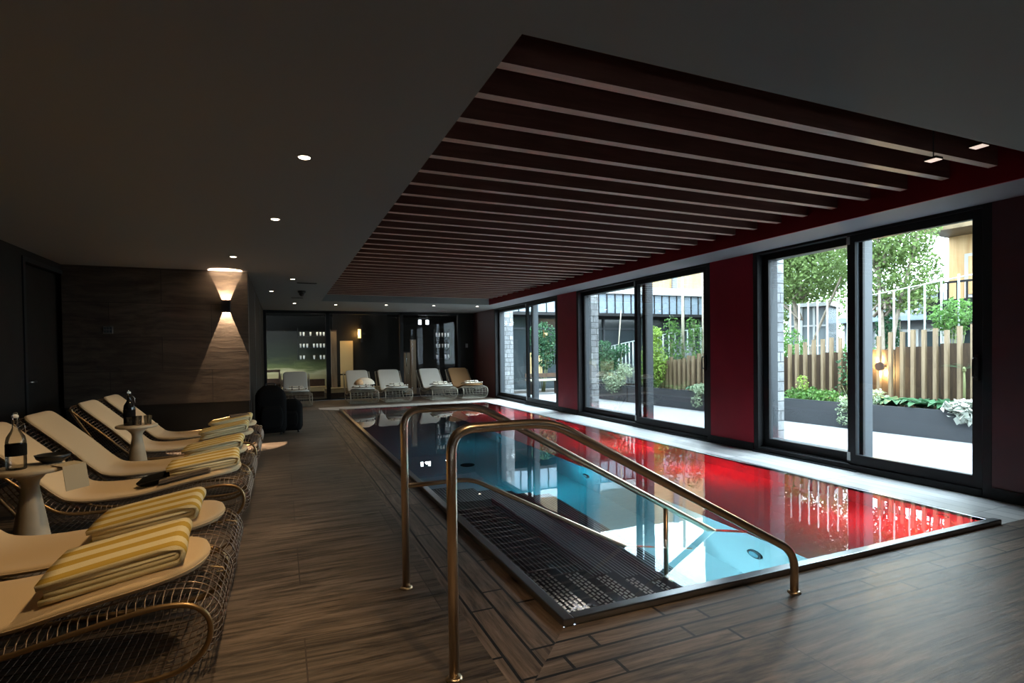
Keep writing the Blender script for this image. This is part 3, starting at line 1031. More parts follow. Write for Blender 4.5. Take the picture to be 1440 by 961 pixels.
# sconce
sn = thing('wall_sconce', 'black up-and-down wall sconce on the dark stone wall', 'wall lamp', (-.71, 8.77, 1.992))
m = MB()
for (a, b_, c_, d_) in ((-.055, .055, -.115, -.110), (-.055, -.050, -.110, -.001), (.050, .055, -.110, -.001)):
    m.box(a, b_, c_, d_, -.087, .087)
m.build('housing', M['black_gloss'], sn)
ylamp = -.017
lamp('SPOT', 'sconce_down', (0, ylamp, .048), 760, (1, .74, .48), rot=(0, 0, 0), parent=sn, spot_size=math.radians(41.5), spot_blend=.0, shadow_soft_size=.002)
lamp('SPOT', 'sconce_up', (0, ylamp, -.040), 950, (1, .74, .48), rot=(PI, 0, 0), parent=sn, spot_size=math.radians(45.6), spot_blend=.0, shadow_soft_size=.002)

# wall switch
t = thing('wall_panel', 'small pale control panel with six buttons on the dark stone wall', 'control panel', (-2.11, 8.77, 1.657))
m = MB(); m.box(-.055, .055, -.014, 0, -.05, .05); m.build('plate', M['steel'], t, bevel=.003)
for i in range(3):
    for j in range(2):
        m = MB(); m.box(-.045 + i * .031, -.019 + i * .031, -.019, -.014, -.038 + j * .04, -.004 + j * .04); m.build('button', M['grey_alu'], t)

# ------------------------------------------------------------------ wire loungers
# local axes: x towards the foot end (foot tip at x = .85), y across, z up; origin on the floor
OX = 1.10
PROF = [(-1.93, .79), (-1.78, .645), (-1.62, .49), (-1.48, .345), (-1.38, .275), (-1.22, .258), (-.95, .272), (-.75, .312), (-.58, .345), (-.44, .362),
        (-.33, .345), (-.262, .285), (-.243, .20), (-.270, .115), (-.345, .045), (-.47, .014), (-.75, .012), (-1.05, .012), (-1.33, .014), (-1.50, .06),
        (-1.64, .20), (-1.78, .40), (-1.90, .60), (-1.975, .74), (-1.97, .80)]
PATH = catmull([(x + OX, 0, z) for x, z in PROF] + [(PROF[0][0] + OX, 0, PROF[0][1])], 5)[:-1]
HW = .35


def resample(P, step, closed=True):
    P = [Vector(p) for p in P]
    if closed:
        P = P + [P[0]]
    L = [0]
    for i in range(1, len(P)):
        L.append(L[-1] + (P[i] - P[i - 1]).length)
    n = max(2, round(L[-1] / step))
    out = []
    j = 0
    for k in range(n):
        t = L[-1] * k / n
        while L[j + 1] < t:
            j += 1
        a = (t - L[j]) / max(1e-9, L[j + 1] - L[j])
        out.append(P[j].lerp(P[j + 1], a))
    return out


def lounger(name, label, group, cush, tube_m, wire_m, step=.031, rods=9):
    t = thing(name, label, 'lounger', (0, 0, 0), group=group)
    def inward(P):
        n = len(P)
        out = []
        for i in range(n):
            d = (P[(i + 1) % n] - P[i - 1]).normalized()
            out.append(Vector((d.z, 0, -d.x)))
        return out
    IN = inward(PATH)
    DROP = .036
    def dropped(p, nv):
        q = p + nv * DROP
        return q if q.z > .012 else Vector((q.x, q.y, .012))
    for sgn in (-1, 1):
        m = MB(); m.tube([(q.x, sgn * HW, q.z) for q in (dropped(p, v) for p, v in zip(PATH, IN))], .011, 8, closed=True); m.build('side_tube', tube_m, t)
    m = MB()
    for k in range(rods):
        y = -HW + .075 + (2 * HW - .15) * k / (rods - 1)
        m.tube([(p.x, y, p.z) for p in PATH], .0032, 4, closed=True)
    RS = resample(PATH, step)
    for p, v in zip(RS, inward(RS)):
        q = dropped(p, v)
        e = p.lerp(q, .25)
        m.tube([(q.x, -HW, q.z), (e.x, -HW + .03, e.z), (p.x, -HW + .075, p.z), (p.x, HW - .075, p.z), (e.x, HW - .03, e.z), (q.x, HW, q.z)], .0026, 4, caps=False)
    m.build('wire_mesh', wire_m, t)
    # cushion: lofted pad following the upper run
    up_ = [(-1.945, .800), (-1.78, .645), (-1.62, .49), (-1.48, .345), (-1.385, .279), (-1.22, .258), (-.95, .272), (-.75, .312), (-.58, .345), (-.44, .366), (-.315, .372)]
    cp = catmull([(x + OX, 0, z) for x, z in up_], 7)
    L = [0]
    for i in range(1, len(cp)):
        L.append(L[-1] + (cp[i] - cp[i - 1]).length)
    T = L[-1]
    rings = []
    n = len(cp)
    cw = .295
    th0 = .044
    # extra fine sampling at both rounded ends
    stations = sorted(set([0, .004, .012, .025, .05, .08] + [L[i] for i in range(1, n - 1) if .1 < L[i] < T - .27] + [T - d for d in (.26, .22, .18, .14, .10, .07, .045, .025, .012, .004, 0)]))
    def at(s_):
        j = 0
        while j < n - 2 and L[j + 1] < s_:
            j += 1
        a = (s_ - L[j]) / max(1e-9, L[j + 1] - L[j])
        return cp[j].lerp(cp[j + 1], a), (cp[j + 1] - cp[j]).normalized()
    for s_ in stations:
        p, d = at(s_)
        nrm = Vector((-d.z, 0, d.x))
        e0, e1 = s_, T - s_
        w = cw
        if e1 < .27: w = cw * (max(0.0, 1 - ((.27 - e1) / .27) ** 2.6)) ** .5
        if e0 < .09: w = min(w, cw - .09 + .09 * (max(0.0, 1 - ((.09 - e0) / .09) ** 2)) ** .5)
        w = max(w, .02)
        th = th0 * min(1, (.35 + min(e0, e1) / .02 * .65))
        ring = []
        K = 18
        for k in range(K):
            a = 2 * PI * k / K
            ca, sa = math.cos(a), math.sin(a)
            yy = w * math.copysign(abs(ca) ** .22, ca)
            zz = th / 2 * math.copysign(abs(sa) ** .55, sa)
            ring.append(p + nrm * (.012 + th0 / 2 + zz) + Vector((0, yy, 0)))
        rings.append(ring)
    m = MB(); m.loft(rings)
    cu = m.build('cushion', cush, t)
    # piping along the lower edge, and the little tie under the foot end
    m = MB()
    pl, pr = [], []
    for s_ in stations:
        pass
    ring_l = [r_[9] for r_ in rings]
    ring_r = [r_[0] for r_ in rings]
    m.tube(ring_l, .003, 5); m.tube(ring_r, .003, 5)
    m.build('piping', cush, cu)
    m = MB()
    m.tube([(.80, -.10, .372), (.848, -.13, .370), (.850, -.10, .345), (.82, -.09, .340)], .004, 6)
    m.build('cushion_tie', cush, cu)
    return t


GL = 'cream-cushioned wire loungers along the left wall'
LY = (2.82, 3.54, 4.95, 5.83, 7.10, 7.98)
LL = ('cream-cushioned bronze wire lounger, first of the left row, its whole wire loop in view',
      'second cream-cushioned wire lounger of the left row, just before the table with the labelled bottle',
      'third wire lounger of the left row, a black pouch lying on its cream cushion',
      'fourth wire lounger of the left row, its raised back beside the labelled bottle',
      'fifth wire lounger of the left row, just behind the table with the glasses',
      'sixth wire lounger of the left row, next to the dark stone wall')
proto = lounger('wire_lounger', LL[0], GL, M['cushion'], M['tube'], M['wire'])
proto.location = (-OX, LY[0], 0)
for y, lab in zip(LY[1:], LL[1:]):
    copy_tree(proto, (-OX, y, 0), 0, lab)
GF = 'wire loungers before the far glass wall'
FY = 15.0
far0 = lounger('wire_lounger', 'wire lounger with grey cushion, alone before the green mural', GF, M['cushion_grey'], M['tube_grey'], M['wire_grey'], step=.055, rods=7)
far0.location = (.33, FY, 0)
far0.rotation_euler = (0, 0, -PI / 2)
for x, dy, a, lab in ((1.93, 0, 0, 'grey-cushioned wire lounger holding the rounded white bundle at the far end'),
                      (2.80, 0, 0, 'grey-cushioned wire lounger between the bundle and the timber posts'),
                      (4.02, .05, .03, 'grey-cushioned wire lounger directly beside the brown-cushioned one')):
    copy_tree(far0, (x, FY + dy, 0), -PI / 2 + a, lab)
fb = lounger('wire_lounger', 'wire lounger with a brown cushion in the far right corner', GF, M['cushion_brown'], M['tube_grey'], M['wire_grey'], step=.055, rods=7)
fb.location = (4.90, FY + .05, 0)
fb.rotation_euler = (0, 0, -PI / 2 + .02)


# ------------------------------------------------------------------ towels
def ribbon(m, path, th, y0, y1, ny=10, mi=0, wob=.0):
    """a thick ribbon in the XZ plane, extruded along y with softly rounded ends"""
    P = [Vector(p) for p in path]
    n = len(P)
    ring = []
    offs = []
    for i in range(n):
        d = (P[min(i + 1, n - 1)] - P[max(i - 1, 0)]).normalized()
        offs.append(Vector((-d.z, 0, d.x)))
    outer = [P[i] + offs[i] * th / 2 for i in range(n)]
    inner = [P[i] - offs[i] * th / 2 for i in range(n)]
    prof = outer + inner[::-1]
    cx = sum((p.x for p in prof)) / len(prof)
    cz = sum((p.z for p in prof)) / len(prof)
    rings = []
    for k in range(ny + 1):
        t_ = k / ny
        y = y0 + (y1 - y0) * t_
        rings.append([Vector((p.x + wob * math.sin(t_ * 5 + p.z * 30), y, p.z + .25 * wob * math.sin(t_ * 7 + p.x * 12))) for p in prof])
    m.loft(rings, caps=True, mi=mi)
    return m


def upath(x0, x1, zc, r, n=8, sag=.0):
    """open U lying on its side: bottom run, bend at +x, top run"""
    out = []
    K = 8
    for i in range(K):
        a = i / K
        out.append((x0 + (x1 - x0) * a, 0, zc - r))
    for i in range(n + 1):
        a = -PI / 2 + PI * i / n
        out.append((x1 + r * math.cos(a), 0, zc + r * math.sin(a)))
    for i in range(1, K + 1):
        a = i / K
        out.append((x1 + (x0 - x1) * a, 0, zc + r - sag * a ** 2))
    return out


def towel(label, loc, rot, group, L=.50, Wd=.44, th=.021, material='towel', mirror=False):
    m = MB()
    h = th * 2.1
    ribbon(m, upath(-L / 2, L / 2 - .05, h, th * 1.55, sag=.006), th * .95, -Wd / 2, Wd / 2, wob=.004)
    ribbon(m, upath(-L / 2 + .02, L / 2 - .05, h, th * .53, sag=.0), th * .95, -Wd / 2 + .004, Wd / 2 - .004, wob=.003)
    o = m.build('folded_towel', M[material], loc=loc)
    o.rotation_euler = rot
    return tag(o, label, 'towel', group)

GT = 'folded yellow and cream striped towels on the left loungers'
# seat slope near the foot is about 14 degrees
def on_cushion(ly, x, dz=0.0):
    xs = [(-1.22, .258), (-.95, .272), (-.75, .312), (-.58, .345), (-.44, .366), (-.315, .372)]
    for (a, za), (b, zb) in zip(xs, xs[1:]):
        if a <= x <= b:
            z = za + (zb - za) * (x - a) / (b - a)
            return (x, ly, z + .057 + dz), math.atan2(zb - za, b - a)
for y, x, yaw, lab in ((LY[0], -.63, .06, 'large folded yellow striped towel on the first lounger of the left row'),
                       (LY[1], -.66, .02, 'folded yellow striped towel on the second lounger, in front of the white pedestal table'),
                       (LY[2], -.56, .05, 'folded striped towel lying beside the black pouch'),
                       (LY[3], -.58, .0, 'folded striped towel on the fourth lounger of the left row'),
                       (LY[4], -.60, .0, 'folded striped towel on the fifth lounger of the left row'),
                       (LY[5], -.60, .0, 'folded striped towel under the thin brown book on the sixth lounger')):
    p, sl = on_cushion(y, x)
    towel(lab, (p[0], p[1] + .0, p[2] + .004), (0, -sl * .85, yaw), GT)
m = MB(); m.box(-.11, .11, -.08, .08, 0, .016); m.box(-.108, .108, -.078, .078, .016, .020)
p, sl = on_cushion(LY[5], -.52)
o = m.build('book', M['greycloth'], bevel=.003, loc=(p[0], p[1], p[2] + .092)); tag(o, 'thin brown book on the farthest striped towel of the left row', 'book'); o.rotation_euler = (0, -.06, .2)
# pouch and grey cloth on the third lounger
p, sl = on_cushion(LY[2], -.86)
t = thing('pouch', 'black pouch lying on the third cream cushion beside its towel', 'pouch', (p[0], p[1] - .12, p[2] - .0), rz=.1)
m = MB()
rings = []
for k in range(9):
    a = k / 8
    x = -.15 + .30 * a
    w = .10 * (1 - abs(2 * a - 1) ** 4) ** .5 + .012
    h = .030 * (1 - abs(2 * a - 1) ** 4) ** .5 + .005
    rings.append([Vector((x, w * math.cos(q) , .035 + sl * (x) + h * math.sin(q))) for q in [2 * PI * j / 14 for j in range(14)]])
m.loft(rings); m.build('pouch_body', M['black'], t)
m = MB(); m.tube([(-.13, -.105, .035 - .02), (0, -.108, .04), (.13, -.105, .055)], .005, 6); m.build('zip', M['black_gloss'], t)
m = MB(); m.box(-.17, .17, -.12, .12, 0, .014); m.box(-.165, .16, -.115, .115, .014, .026)
p, sl = on_cushion(LY[2], -.66)
o = m.build('grey_cloth', M['greycloth'], bevel=.004, loc=(p[0] - .02, p[1] - .16, p[2] + .006)); tag(o, 'flat grey-brown cloth between the black pouch and the striped towel', 'cloth'); o.rotation_euler = (0, -sl, .05)

# towels on the far loungers
GW = 'white towels with a dark dotted band on the far loungers'
for x, y, lab in ((.33, 14.52, 'white folded towel with dark dots, on the lounger before the green mural'),
                  (1.93, 14.50, 'white folded towel with dark dots, under the rounded bundle'),
                  (2.80, 14.50, 'white folded towel with dark dots, on the lounger left of the timber posts'),
                  (4.00, 14.55, 'white folded towel with dark dots, on the grey lounger beside the brown one'),
                  (4.90, 14.55, 'white folded towel with dark dots, on the brown-cushioned lounger')):
    m = MB()
    ribbon(m, [(-.26 + .52 * k / 10, 0, .012 + .05 * ((k - 5) / 5) ** 2 * .25) for k in range(11)], .02, -.20, .17, 6)
    ribbon(m, upath(-.17, .13, .052, .022), .02, -.12, .12, 6)
    o = m.build('white_towel', M['towel_dot'], loc=(x, y, .418)); o.rotation_euler = (-.10, 0, 0)
    tag(o, lab, 'towel', GW)
t = thing('towel_bundle', 'rounded white and peach towel bundle on the far lounger', 'towel bundle', (1.98, 14.60, .50))
m = MB(); m.lathe([(.001, .17), (.10, .16), (.19, .12), (.25, .06), (.27, .0), (.25, -.01), (0.001, -.012)], segs=28); o = m.build('dome', M['towel_white'], t); o.scale = (1, .75, 1)
m = MB(); m.lathe([(.001, .13), (.06, .12), (.10, .07), (.11, 0), (0.001, -.002)], (-.14, -.14, 0), segs=20); m.build('roll', M['towel_peach'], t)

# ------------------------------------------------------------------ pedestal tables
def table(label, loc, h, r):
    t = thing('pedestal_table', label, 'side table', loc, group='stone pedestal tables between the left loungers')
    m = MB(); m.lathe([(0.001, h - .028), (r - .01, h - .028), (r, h - .022), (r, h - .006), (r - .008, h), (0.001, h)], segs=40); m.build('tabletop', M['table'], t)
    m = MB()
    m.lathe([(.122, 0), (.122, .012), (.115, .02), (.094, .18), (.070, .34), (.048, h - .15), (.044, h - .115), (.050, h - .085), (.075, h - .055), (.115, h - .028)], segs=36)
    m.build('pedestal', M['table'], t)
    return t
T1, T2 = (-1.45, 4.28, 0), (-1.335, 6.45, 0)
H1 = .62
table('cream stone pedestal table under the labelled glass bottle', T1, H1, .185)
table('cream stone pedestal table with the dark bottle and two glasses', T2, H1, .178)


def bottle(label, loc, body, dark):
    t = thing('swing_top_bottle', label, 'bottle', loc, group=None)
    m = MB(); m.lathe([(.0, 0), (.047, 0), (.05, .006), (.05, .17), (.044, .20), (.024, .235), (.016, .255), (.016, .30), (.019, .303), (.019, .312), (.013, .314)], segs=24); m.build('bottle_body', body, t)
    m = MB(); m.lathe([(.0515, .085), (.0515, .155)], segs=24, caps=False); o = m.build('label_band', M['black'], t)
    m = MB(); m.lathe([(.013, .312), (.017, .318), (.017, .328), (.008, .336), (0, .337)], segs=16); s_ = m.build('stopper', M['cup'], t)
    m = MB()
    m.tube(fillet([(.0, .020, .29), (.0, .034, .31), (.0, .030, .345), (0, -.030, .345), (0, -.034, .31), (0, -.020, .29)], .012), .0022, 5)
    m.tube(fillet([(.018, .0, .295), (.045, .0, .27), (.05, 0, .22)], .01), .0022, 5)
    m.build('wire_clasp', M['chrome'], s_)
    return t
bottle('clear swing-top bottle with a broad black label on the nearer pedestal table', (-1.50, 4.24, H1), M['clear'], False)
bottle('dark swing-top bottle on the farther pedestal table', (-1.39, 6.43, H1), M['bottle_dark'], True)
def tumbler(label, loc):
    m = MB(); m.lathe([(.0, .0), (.030, 0), (.036, .09), (.033, .09), (.028, .012), (0, .010)], segs=20)
    o = m.build('tumbler', M['clear'], loc=loc); return tag(o, label, 'glass', 'water glasses on the farther pedestal table')
tumbler('clear cut water glass right beside the dark bottle', (-1.315, 6.40, H1))
tumbler('clear cut water glass at the outer edge of the farther pedestal table', (-1.235, 6.42, H1))
# bowl and card on the first table
m = MB(); m.lathe([(0, .0), (.05, .004), (.085, .03), (.095, .055), (.088, .055), (.07, .02), (0, .012)], segs=24)
tag(m.build('bowl', M['black_gloss'], loc=(-1.37, 4.40, H1)), 'small dark bowl behind the labelled bottle', 'bowl')
m = MB()
m.add([(0, -.075, .0), (0, .075, 0), (.025, .075, -.15), (.025, -.075, -.15), (-.09, -.075, .006), (-.09, .075, .006)], [(0, 1, 2, 3), (4, 5, 1, 0)])
o = m.build('menu_card', M['paper'], loc=(-1.215, 4.24, H1 + .002)); o.rotation_euler = (0, 0, -.6)
sd = o.modifiers.new('solid', 'SOLIDIFY'); sd.thickness = .003; sd.offset = 1
tag(o, 'cream folded card hanging over the edge of the nearer pedestal table', 'card')

# ------------------------------------------------------------------ black bags in the passage
def bag(name, label, loc, w, d, h, rz):
    t = thing(name, label, 'bag', loc, rz)
    m = MB()
    rings = []
    for k in range(11):
        a = k / 10
        z = .05 + (h - .05) * a
        if a < .1: s_ = .86 + 1.4 * a
        elif a > .72: s_ = (1 - ((a - .72) / .28) ** 2.4 * .55)
        else: s_ = 1
        ring = []
        for j in range(24):
            q = 2 * PI * j / 24
            cx_, sx_ = math.cos(q), math.sin(q)
            ring.append(Vector((w / 2 * s_ * math.copysign(abs(cx_) ** .5, cx_), d / 2 * s_ * math.copysign(abs(sx_) ** .5, sx_), z)))
        rings.append(ring)
    m.loft(rings); m.build('bag_body', M['black'], t)
    m = MB()
    rings = []
    for k in range(7):
        a = k / 6
        z = .12 + h * .45 * a
        s_ = 1 - abs(2 * a - 1) ** 3 * .25
        rings.append([Vector((w * .36 * s_ * math.copysign(abs(math.cos(q)) ** .5, math.cos(q)), -d / 2 + .0 - .03 * (1 if math.sin(q) < 0 else -.2) * abs(math.sin(q)) ** .5, z)) for q in [2 * PI * j / 16 for j in range(16)]])
    m.loft(rings); m.build('front_pocket', M['black'], t)
    m = MB(); m.tube(fillet([(-.07, 0, h - .03), (-.07, 0, h + .035), (.07, 0, h + .035), (.07, 0, h - .03)], .03), .010, 8); m.build('handle', M['black_gloss'], t)
    for sx in (-1, 1):
        m = MB(); m.tube([(sx * w * .32 - .014, 0, .03), (sx * w * .32 + .014, 0, .03)], .03, 14); m.build('wheel', M['black_gloss'], t)
    return t
bag('travel_bag', 'taller black wheeled travel bag beside the stone wall corner', (-.17, 9.62, 0), .46, .34, .80, .1)
bag('travel_bag', 'shorter black wheeled travel bag, on the pool side of the taller one', (.13, 9.78, 0), .36, .28, .56, -.15)

# ------------------------------------------------------------------ lounge behind the far glass
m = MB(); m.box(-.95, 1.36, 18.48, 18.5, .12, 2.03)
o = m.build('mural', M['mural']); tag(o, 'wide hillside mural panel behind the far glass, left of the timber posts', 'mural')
for x in (-.15, 1.0):
    lamp('SPOT', 'mural_wash', (x, 17.3, 2.5), 26, (1, .82, .5), rot=(.75, 0, 0), spot_size=1.3, spot_blend=.8, shadow_soft_size=.05)


def glass_shelf(label, loc, w, ncup, gap, skip, group, labels):
    t = thing('wall_shelf', label, 'shelf', loc)
    for k in range(3):
        m = MB(); m.box(-w / 2, w / 2, -.07, .07, -.008 - k * .36, -k * .36); m.build('shelf_board', M['shelf'], t)
    m = MB(); m.box(-w / 2 - .02, -w / 2, -.07, .07, -.75, .25); m.build('shelf_side', M['shelf'], t)
    m = MB(); m.box(w / 2, w / 2 + .02, -.07, .07, -.75, .25); m.build('shelf_side', M['shelf'], t)
    cm = None
    for k in range(3):
        for q in range(ncup):
            if (k, q) in skip: continue
            if cm is None:
                b = MB(); b.lathe([(0, 0), (.022, 0), (.028, .05), (.030, .12), (.024, .12), (.02, .01), (0, .01)], segs=10)
                o = b.build('drinking_glass', M['cup']); cm = o
            else:
                o = cm.copy(); C.objects.link(o)
            o.location = (loc[0] - w / 2 + .06 + q * gap, loc[1], loc[2] - k * .36)
            tag(o, labels, 'glass', group)
    lamp('POINT', 'shelf_light', (0, -.35, .45), 5, (1, .95, .85), parent=t, shadow_soft_size=.03)
glass_shelf('smoked three-board shelf of pale glasses before the mural', (.95, 18.0, 1.86), .92, 9, .098, {(0, 2), (0, 4), (1, 3), (2, 2), (2, 3), (2, 5)}, 'pale glasses on the shelf before the mural', 'small pale drinking glass on the shelf before the mural')
glass_shelf('smoked three-board shelf of pale glasses in the dark right part of the lounge', (4.92, 17.6, 1.82), .50, 5, .10, {(2, 1), (2, 2)}, 'pale glasses on the right lounge shelf', 'small pale drinking glass on the shelf in the dark right part of the lounge')

# timber posts and panels
for (x0, x1, y, z0, z1, mm, nm, lab, cat) in (
        (1.36, 1.52, 17.0, 0, 1.98, 'brown_post', 'timber_post', 'pale timber post beside the mural, behind the far glass', 'post'),
        (3.50, 3.68, 16.9, 0, 1.30, 'brown_post', 'timber_post', 'short timber post with a dark cap, right of the two grey loungers', 'post'),
        (3.78, 3.94, 17.2, 0, 1.70, 'brown_post', 'timber_post', 'tall timber post behind the short capped one', 'post')):
    t = thing(nm, lab, cat, ((x0 + x1) / 2, y, 0))
    m = MB(); m.box(-(x1 - x0) / 2, (x1 - x0) / 2, -.06, .06, z0, z1); m.build('shaft', M[mm], t, bevel=.006)
    m = MB(); m.box(-(x1 - x0) / 2 - .01, (x1 - x0) / 2 + .01, -.07, .07, z1, z1 + .03); m.build('cap', M['dark_wood'], t)
m = MB(); m.box(1.71, 2.10, 17.94, 17.975, .66, 1.70); m.box(1.71, 2.10, 17.95, 17.975, .0, .62)
tag(m.build('cream_screen', M['cream_panel'], bevel=.004), 'warm lit cream panel between the mural and the amber lamp', 'panel')
lamp('SPOT', 'panel_wash', (1.9, 17.15, 2.5), 40, (1, .78, .45), rot=(.62, 0, 0), spot_size=.7, spot_blend=.6, shadow_soft_size=.05)
t = thing('amber_wall_lamp', 'amber glowing wall lamp with a dark upright shield in the lounge', 'wall lamp', (2.36, 17.9, 1.93))
m = MB(); m.box(-.02, .03, -.06, .02, -.27, .27); m.build('shield', M['black_gloss'], t, bevel=.004)
m = MB(); m.tube([(-.06, .0, -.14), (-.06, .0, .14)], .045, 14); m.build('shade', M['lens_amber'], t)
m = MB(); m.box(.05, .12, -.02, .02, -.03, .03); m.tube([(.03, 0, 0), (.06, 0, 0)], .01, 6); m.build('bracket', M['black_gloss'], t)
lamp('POINT', 'amber_glow', (-.14, -.06, 0), 14, (1, .55, .16), parent=t, shadow_soft_size=.05)
w = MB(); w.box(1.50, 3.20, 17.98, 18.1, 0, 2.6)
struct(w.build('wall_lounge_screen', M['black_wall']), 'dark screen wall behind the amber lamp')
t = thing('twin_pendant', 'pair of cold white glowing pendant lamps in the dark right part of the lounge', 'pendant lamp', (4.16, 17.0, 2.26))
for sx in (-.12, .12):
    m = MB(); m.tube([(sx, 0, -.07), (sx, 0, .07)], .045, 14); m.build('lamp_tube', M['lens_cold'], t)
    m = MB(); m.tube([(sx, 0, .07), (sx, 0, .34)], .006, 6); m.build('cord', M['black_gloss'], t)
m = MB(); m.box(-.18, .18, -.03, .03, .10, .13); m.build('bar', M['black_gloss'], t)
lamp('POINT', 'pendant_glow', (0, -.15, -.05), 8, (.8, .9, 1), parent=t, shadow_soft_size=.05)
# low cream bench, dark chair
t = thing('low_bench', 'long low cream bench behind the far glass and the grey loungers', 'bench', (2.35, 16.85, 0))
m = MB(); m.box(-1.20, 1.05, -.22, .22, .16, .30); m.build('seat', M['bench'], t, bevel=.01)
m = MB(); m.box(-1.15, 1.0, -.18, .18, .03, .16); m.build('plinth', M['dark_wood'], t)
t = thing('low_bench', 'low cream bench in front of the hillside mural', 'bench', (.25, 17.2, 0))
m = MB(); m.box(-.95, .95, -.22, .22, .20, .34); m.build('seat', M['bench'], t, bevel=.01)
m = MB(); m.box(-.90, .90, -.18, .18, .03, .20); m.build('plinth', M['dark_wood'], t)
m = MB(); m.box(-.95, .95, .18, .24, .34, .55); m.build('backrest', M['dark_wood'], t, bevel=.01)
lamp('SPOT', 'bench_wash', (1.6, 16.7, 2.5), 30, (1, .8, .5), rot=(0, 0, 0), spot_size=1.6, spot_blend=.8, shadow_soft_size=.05)
lamp('SPOT', 'bench_wash', (.1, 16.8, 2.5), 22, (1, .8, .5), rot=(0, 0, 0), spot_size=1.6, spot_blend=.8, shadow_soft_size=.05)
t = thing('wooden_chair', 'dark open-backed wooden chair left of the lone lounger, before the mural', 'chair', (-.24, 16.62, 0), rz=.1)
for sx in (-.2, .2):
    m = MB(); m.box(sx - .018, sx + .018, .16, .20, 0, .86); m.build('leg', M['dark_wood'], t)
    m = MB(); m.box(sx - .018, sx + .018, -.20, -.16, 0, .44); m.build('leg', M['dark_wood'], t)
m = MB(); m.box(-.23, .23, -.22, .22, .43, .47); m.build('seat', M['dark_wood'], t, bevel=.006)
m = MB(); m.box(-.22, .22, .16, .20, .80, .87); m.box(-.22, .22, .165, .195, .47, .62); m.build('backrest', M['dark_wood'], t, bevel=.006)
m = MB(); m.box(-.035, .035, -.02, 0, -.06, .06); tag(m.build('wall_switch', M['white'], loc=(5.28, 16.1, 1.50)), 'small white switch on the dark wall beside the farthest window', 'switch')

# ------------------------------------------------------------------ outside
g = MB(); g.box(5.60, 10.0, -6, 15.4, -.25, .0)
struct(g.build('ground_terrace', M['terrace']), 'bright white terrace outside the windows')
g = MB(); g.box(10.0, 60, -30, 60, -.6, -.05); g.box(5.6, 10, 15.4, 60, -.6, -.05)
struct(g.build('ground_garden', M['soil']), 'dark garden ground behind the planters')
PFX = lambda y: 8.76 - .073 * y          # planter front line (slightly skew to the house)
SK = math.atan(.073)

def skew(y, dx=0.0):
    return PFX(y) + dx

# stone piers at the outer edge of each window
for q, (y, x1, lab) in enumerate(((14.22, 6.05, 'pale stone pier outside the farthest window'), (9.60, 5.98, 'pale stone pier outside the middle window'), (5.08, 5.92, 'pale stone pier outside the nearest window'))):
    m = MB(); m.box(5.76, x1, y, y + .45, 0, 2.62)
    tag(m.build('stone_pier', M['stone_pier'], bevel=.008), lab, 'pier')

# planters
PL = ((1.2, 5.6, 'anthracite planter box outside the nearest window, under the white flowers'),
      (5.64, 8.4, 'anthracite planter box with trailing green, left in the nearest window'),
      (8.44, 11.4, 'anthracite planter box under the ferns in the middle window'),
      (11.44, 14.6, 'anthracite planter box with grey foliage beyond the middle window stone pier'))
for y0, y1, lab in PL:
    t = thing('planter_box', lab, 'planter', (0, 0, 0), group='anthracite planters along the terrace')
    m = MB()
    for a, b_ in ((0, .03), (.67, .70)):
        m.add([(skew(y0, a), y0, 0), (skew(y0, b_), y0, 0), (skew(y1, b_), y1, 0), (skew(y1, a), y1, 0),
               (skew(y0, a), y0, .41), (skew(y0, b_), y0, .41), (skew(y1, b_), y1, .41), (skew(y1, a), y1, .41)],
              [(0, 3, 2, 1), (4, 5, 6, 7), (0, 1, 5, 4), (1, 2, 6, 5), (2, 3, 7, 6), (3, 0, 4, 7)])
    for y in (y0, y1 - .03):
        m.add([(skew(y, .03), y, 0), (skew(y, .67), y, 0), (skew(y, .67), y + .03, 0), (skew(y, .03), y + .03, 0),
               (skew(y, .03), y, .41), (skew(y, .67), y, .41), (skew(y, .67), y + .03, .41), (skew(y, .03), y + .03, .41)],
              [(0, 3, 2, 1), (4, 5, 6, 7), (0, 1, 5, 4), (1, 2, 6, 5), (2, 3, 7, 6), (3, 0, 4, 7)])
    m.build('planter_wall', M['planter'], t)
    m = MB(); m.add([(skew(y0, .03), y0 + .03, .36), (skew(y0, .67), y0 + .03, .36), (skew(y1, .67), y1 - .03, .36), (skew(y1, .03), y1 - .03, .36)], [(0, 1, 2, 3)])
    m.build('soil', M['soil'], t)

# larch fences behind the planters
def fence(label, y0, y1, dx, ztop0, ztop1, gap, wf, board_drop, jig=.035):
    t = thing('timber_fence', label, 'fence', (0, 0, 0))
    y = y0
    n = 0
    while y < y1:
        a = (y - y0) / (y1 - y0)
        zt = ztop0 + (ztop1 - ztop0) * a + R.uniform(-jig, jig)
        m = MB(); m.obox((skew(y, dx), y, zt / 2), (.06, wf, zt), (0, 0, SK + R.uniform(-.05, .05))); m.build('upright', M['fin'], t)
        y += gap * R.uniform(.88, 1.12)
        n += 1
    k = 0
    y = y0
    while y < y1 - .05:
        ye = min(y + .62, y1)
        a = (y + .3 - y0) / (y1 - y0)
        zt = ztop0 + (ztop1 - ztop0) * a - board_drop
        m = MB()
        m.add([(skew(y, dx + .09), y, .36), (skew(y, dx + .12), y, .36), (skew(ye, dx + .12), ye - .012, .36), (skew(ye, dx + .09), ye - .012, .36),
               (skew(y, dx + .09), y, zt), (skew(y, dx + .12), y, zt), (skew(ye, dx + .12), ye - .012, zt), (skew(ye, dx + .09), ye - .012, zt)],
              [(0, 3, 2, 1), (4, 5, 6, 7), (0, 1, 5, 4), (1, 2, 6, 5), (2, 3, 7, 6), (3, 0, 4, 7)])
        m.build('board', M['board'], t)
        y = ye
    return t
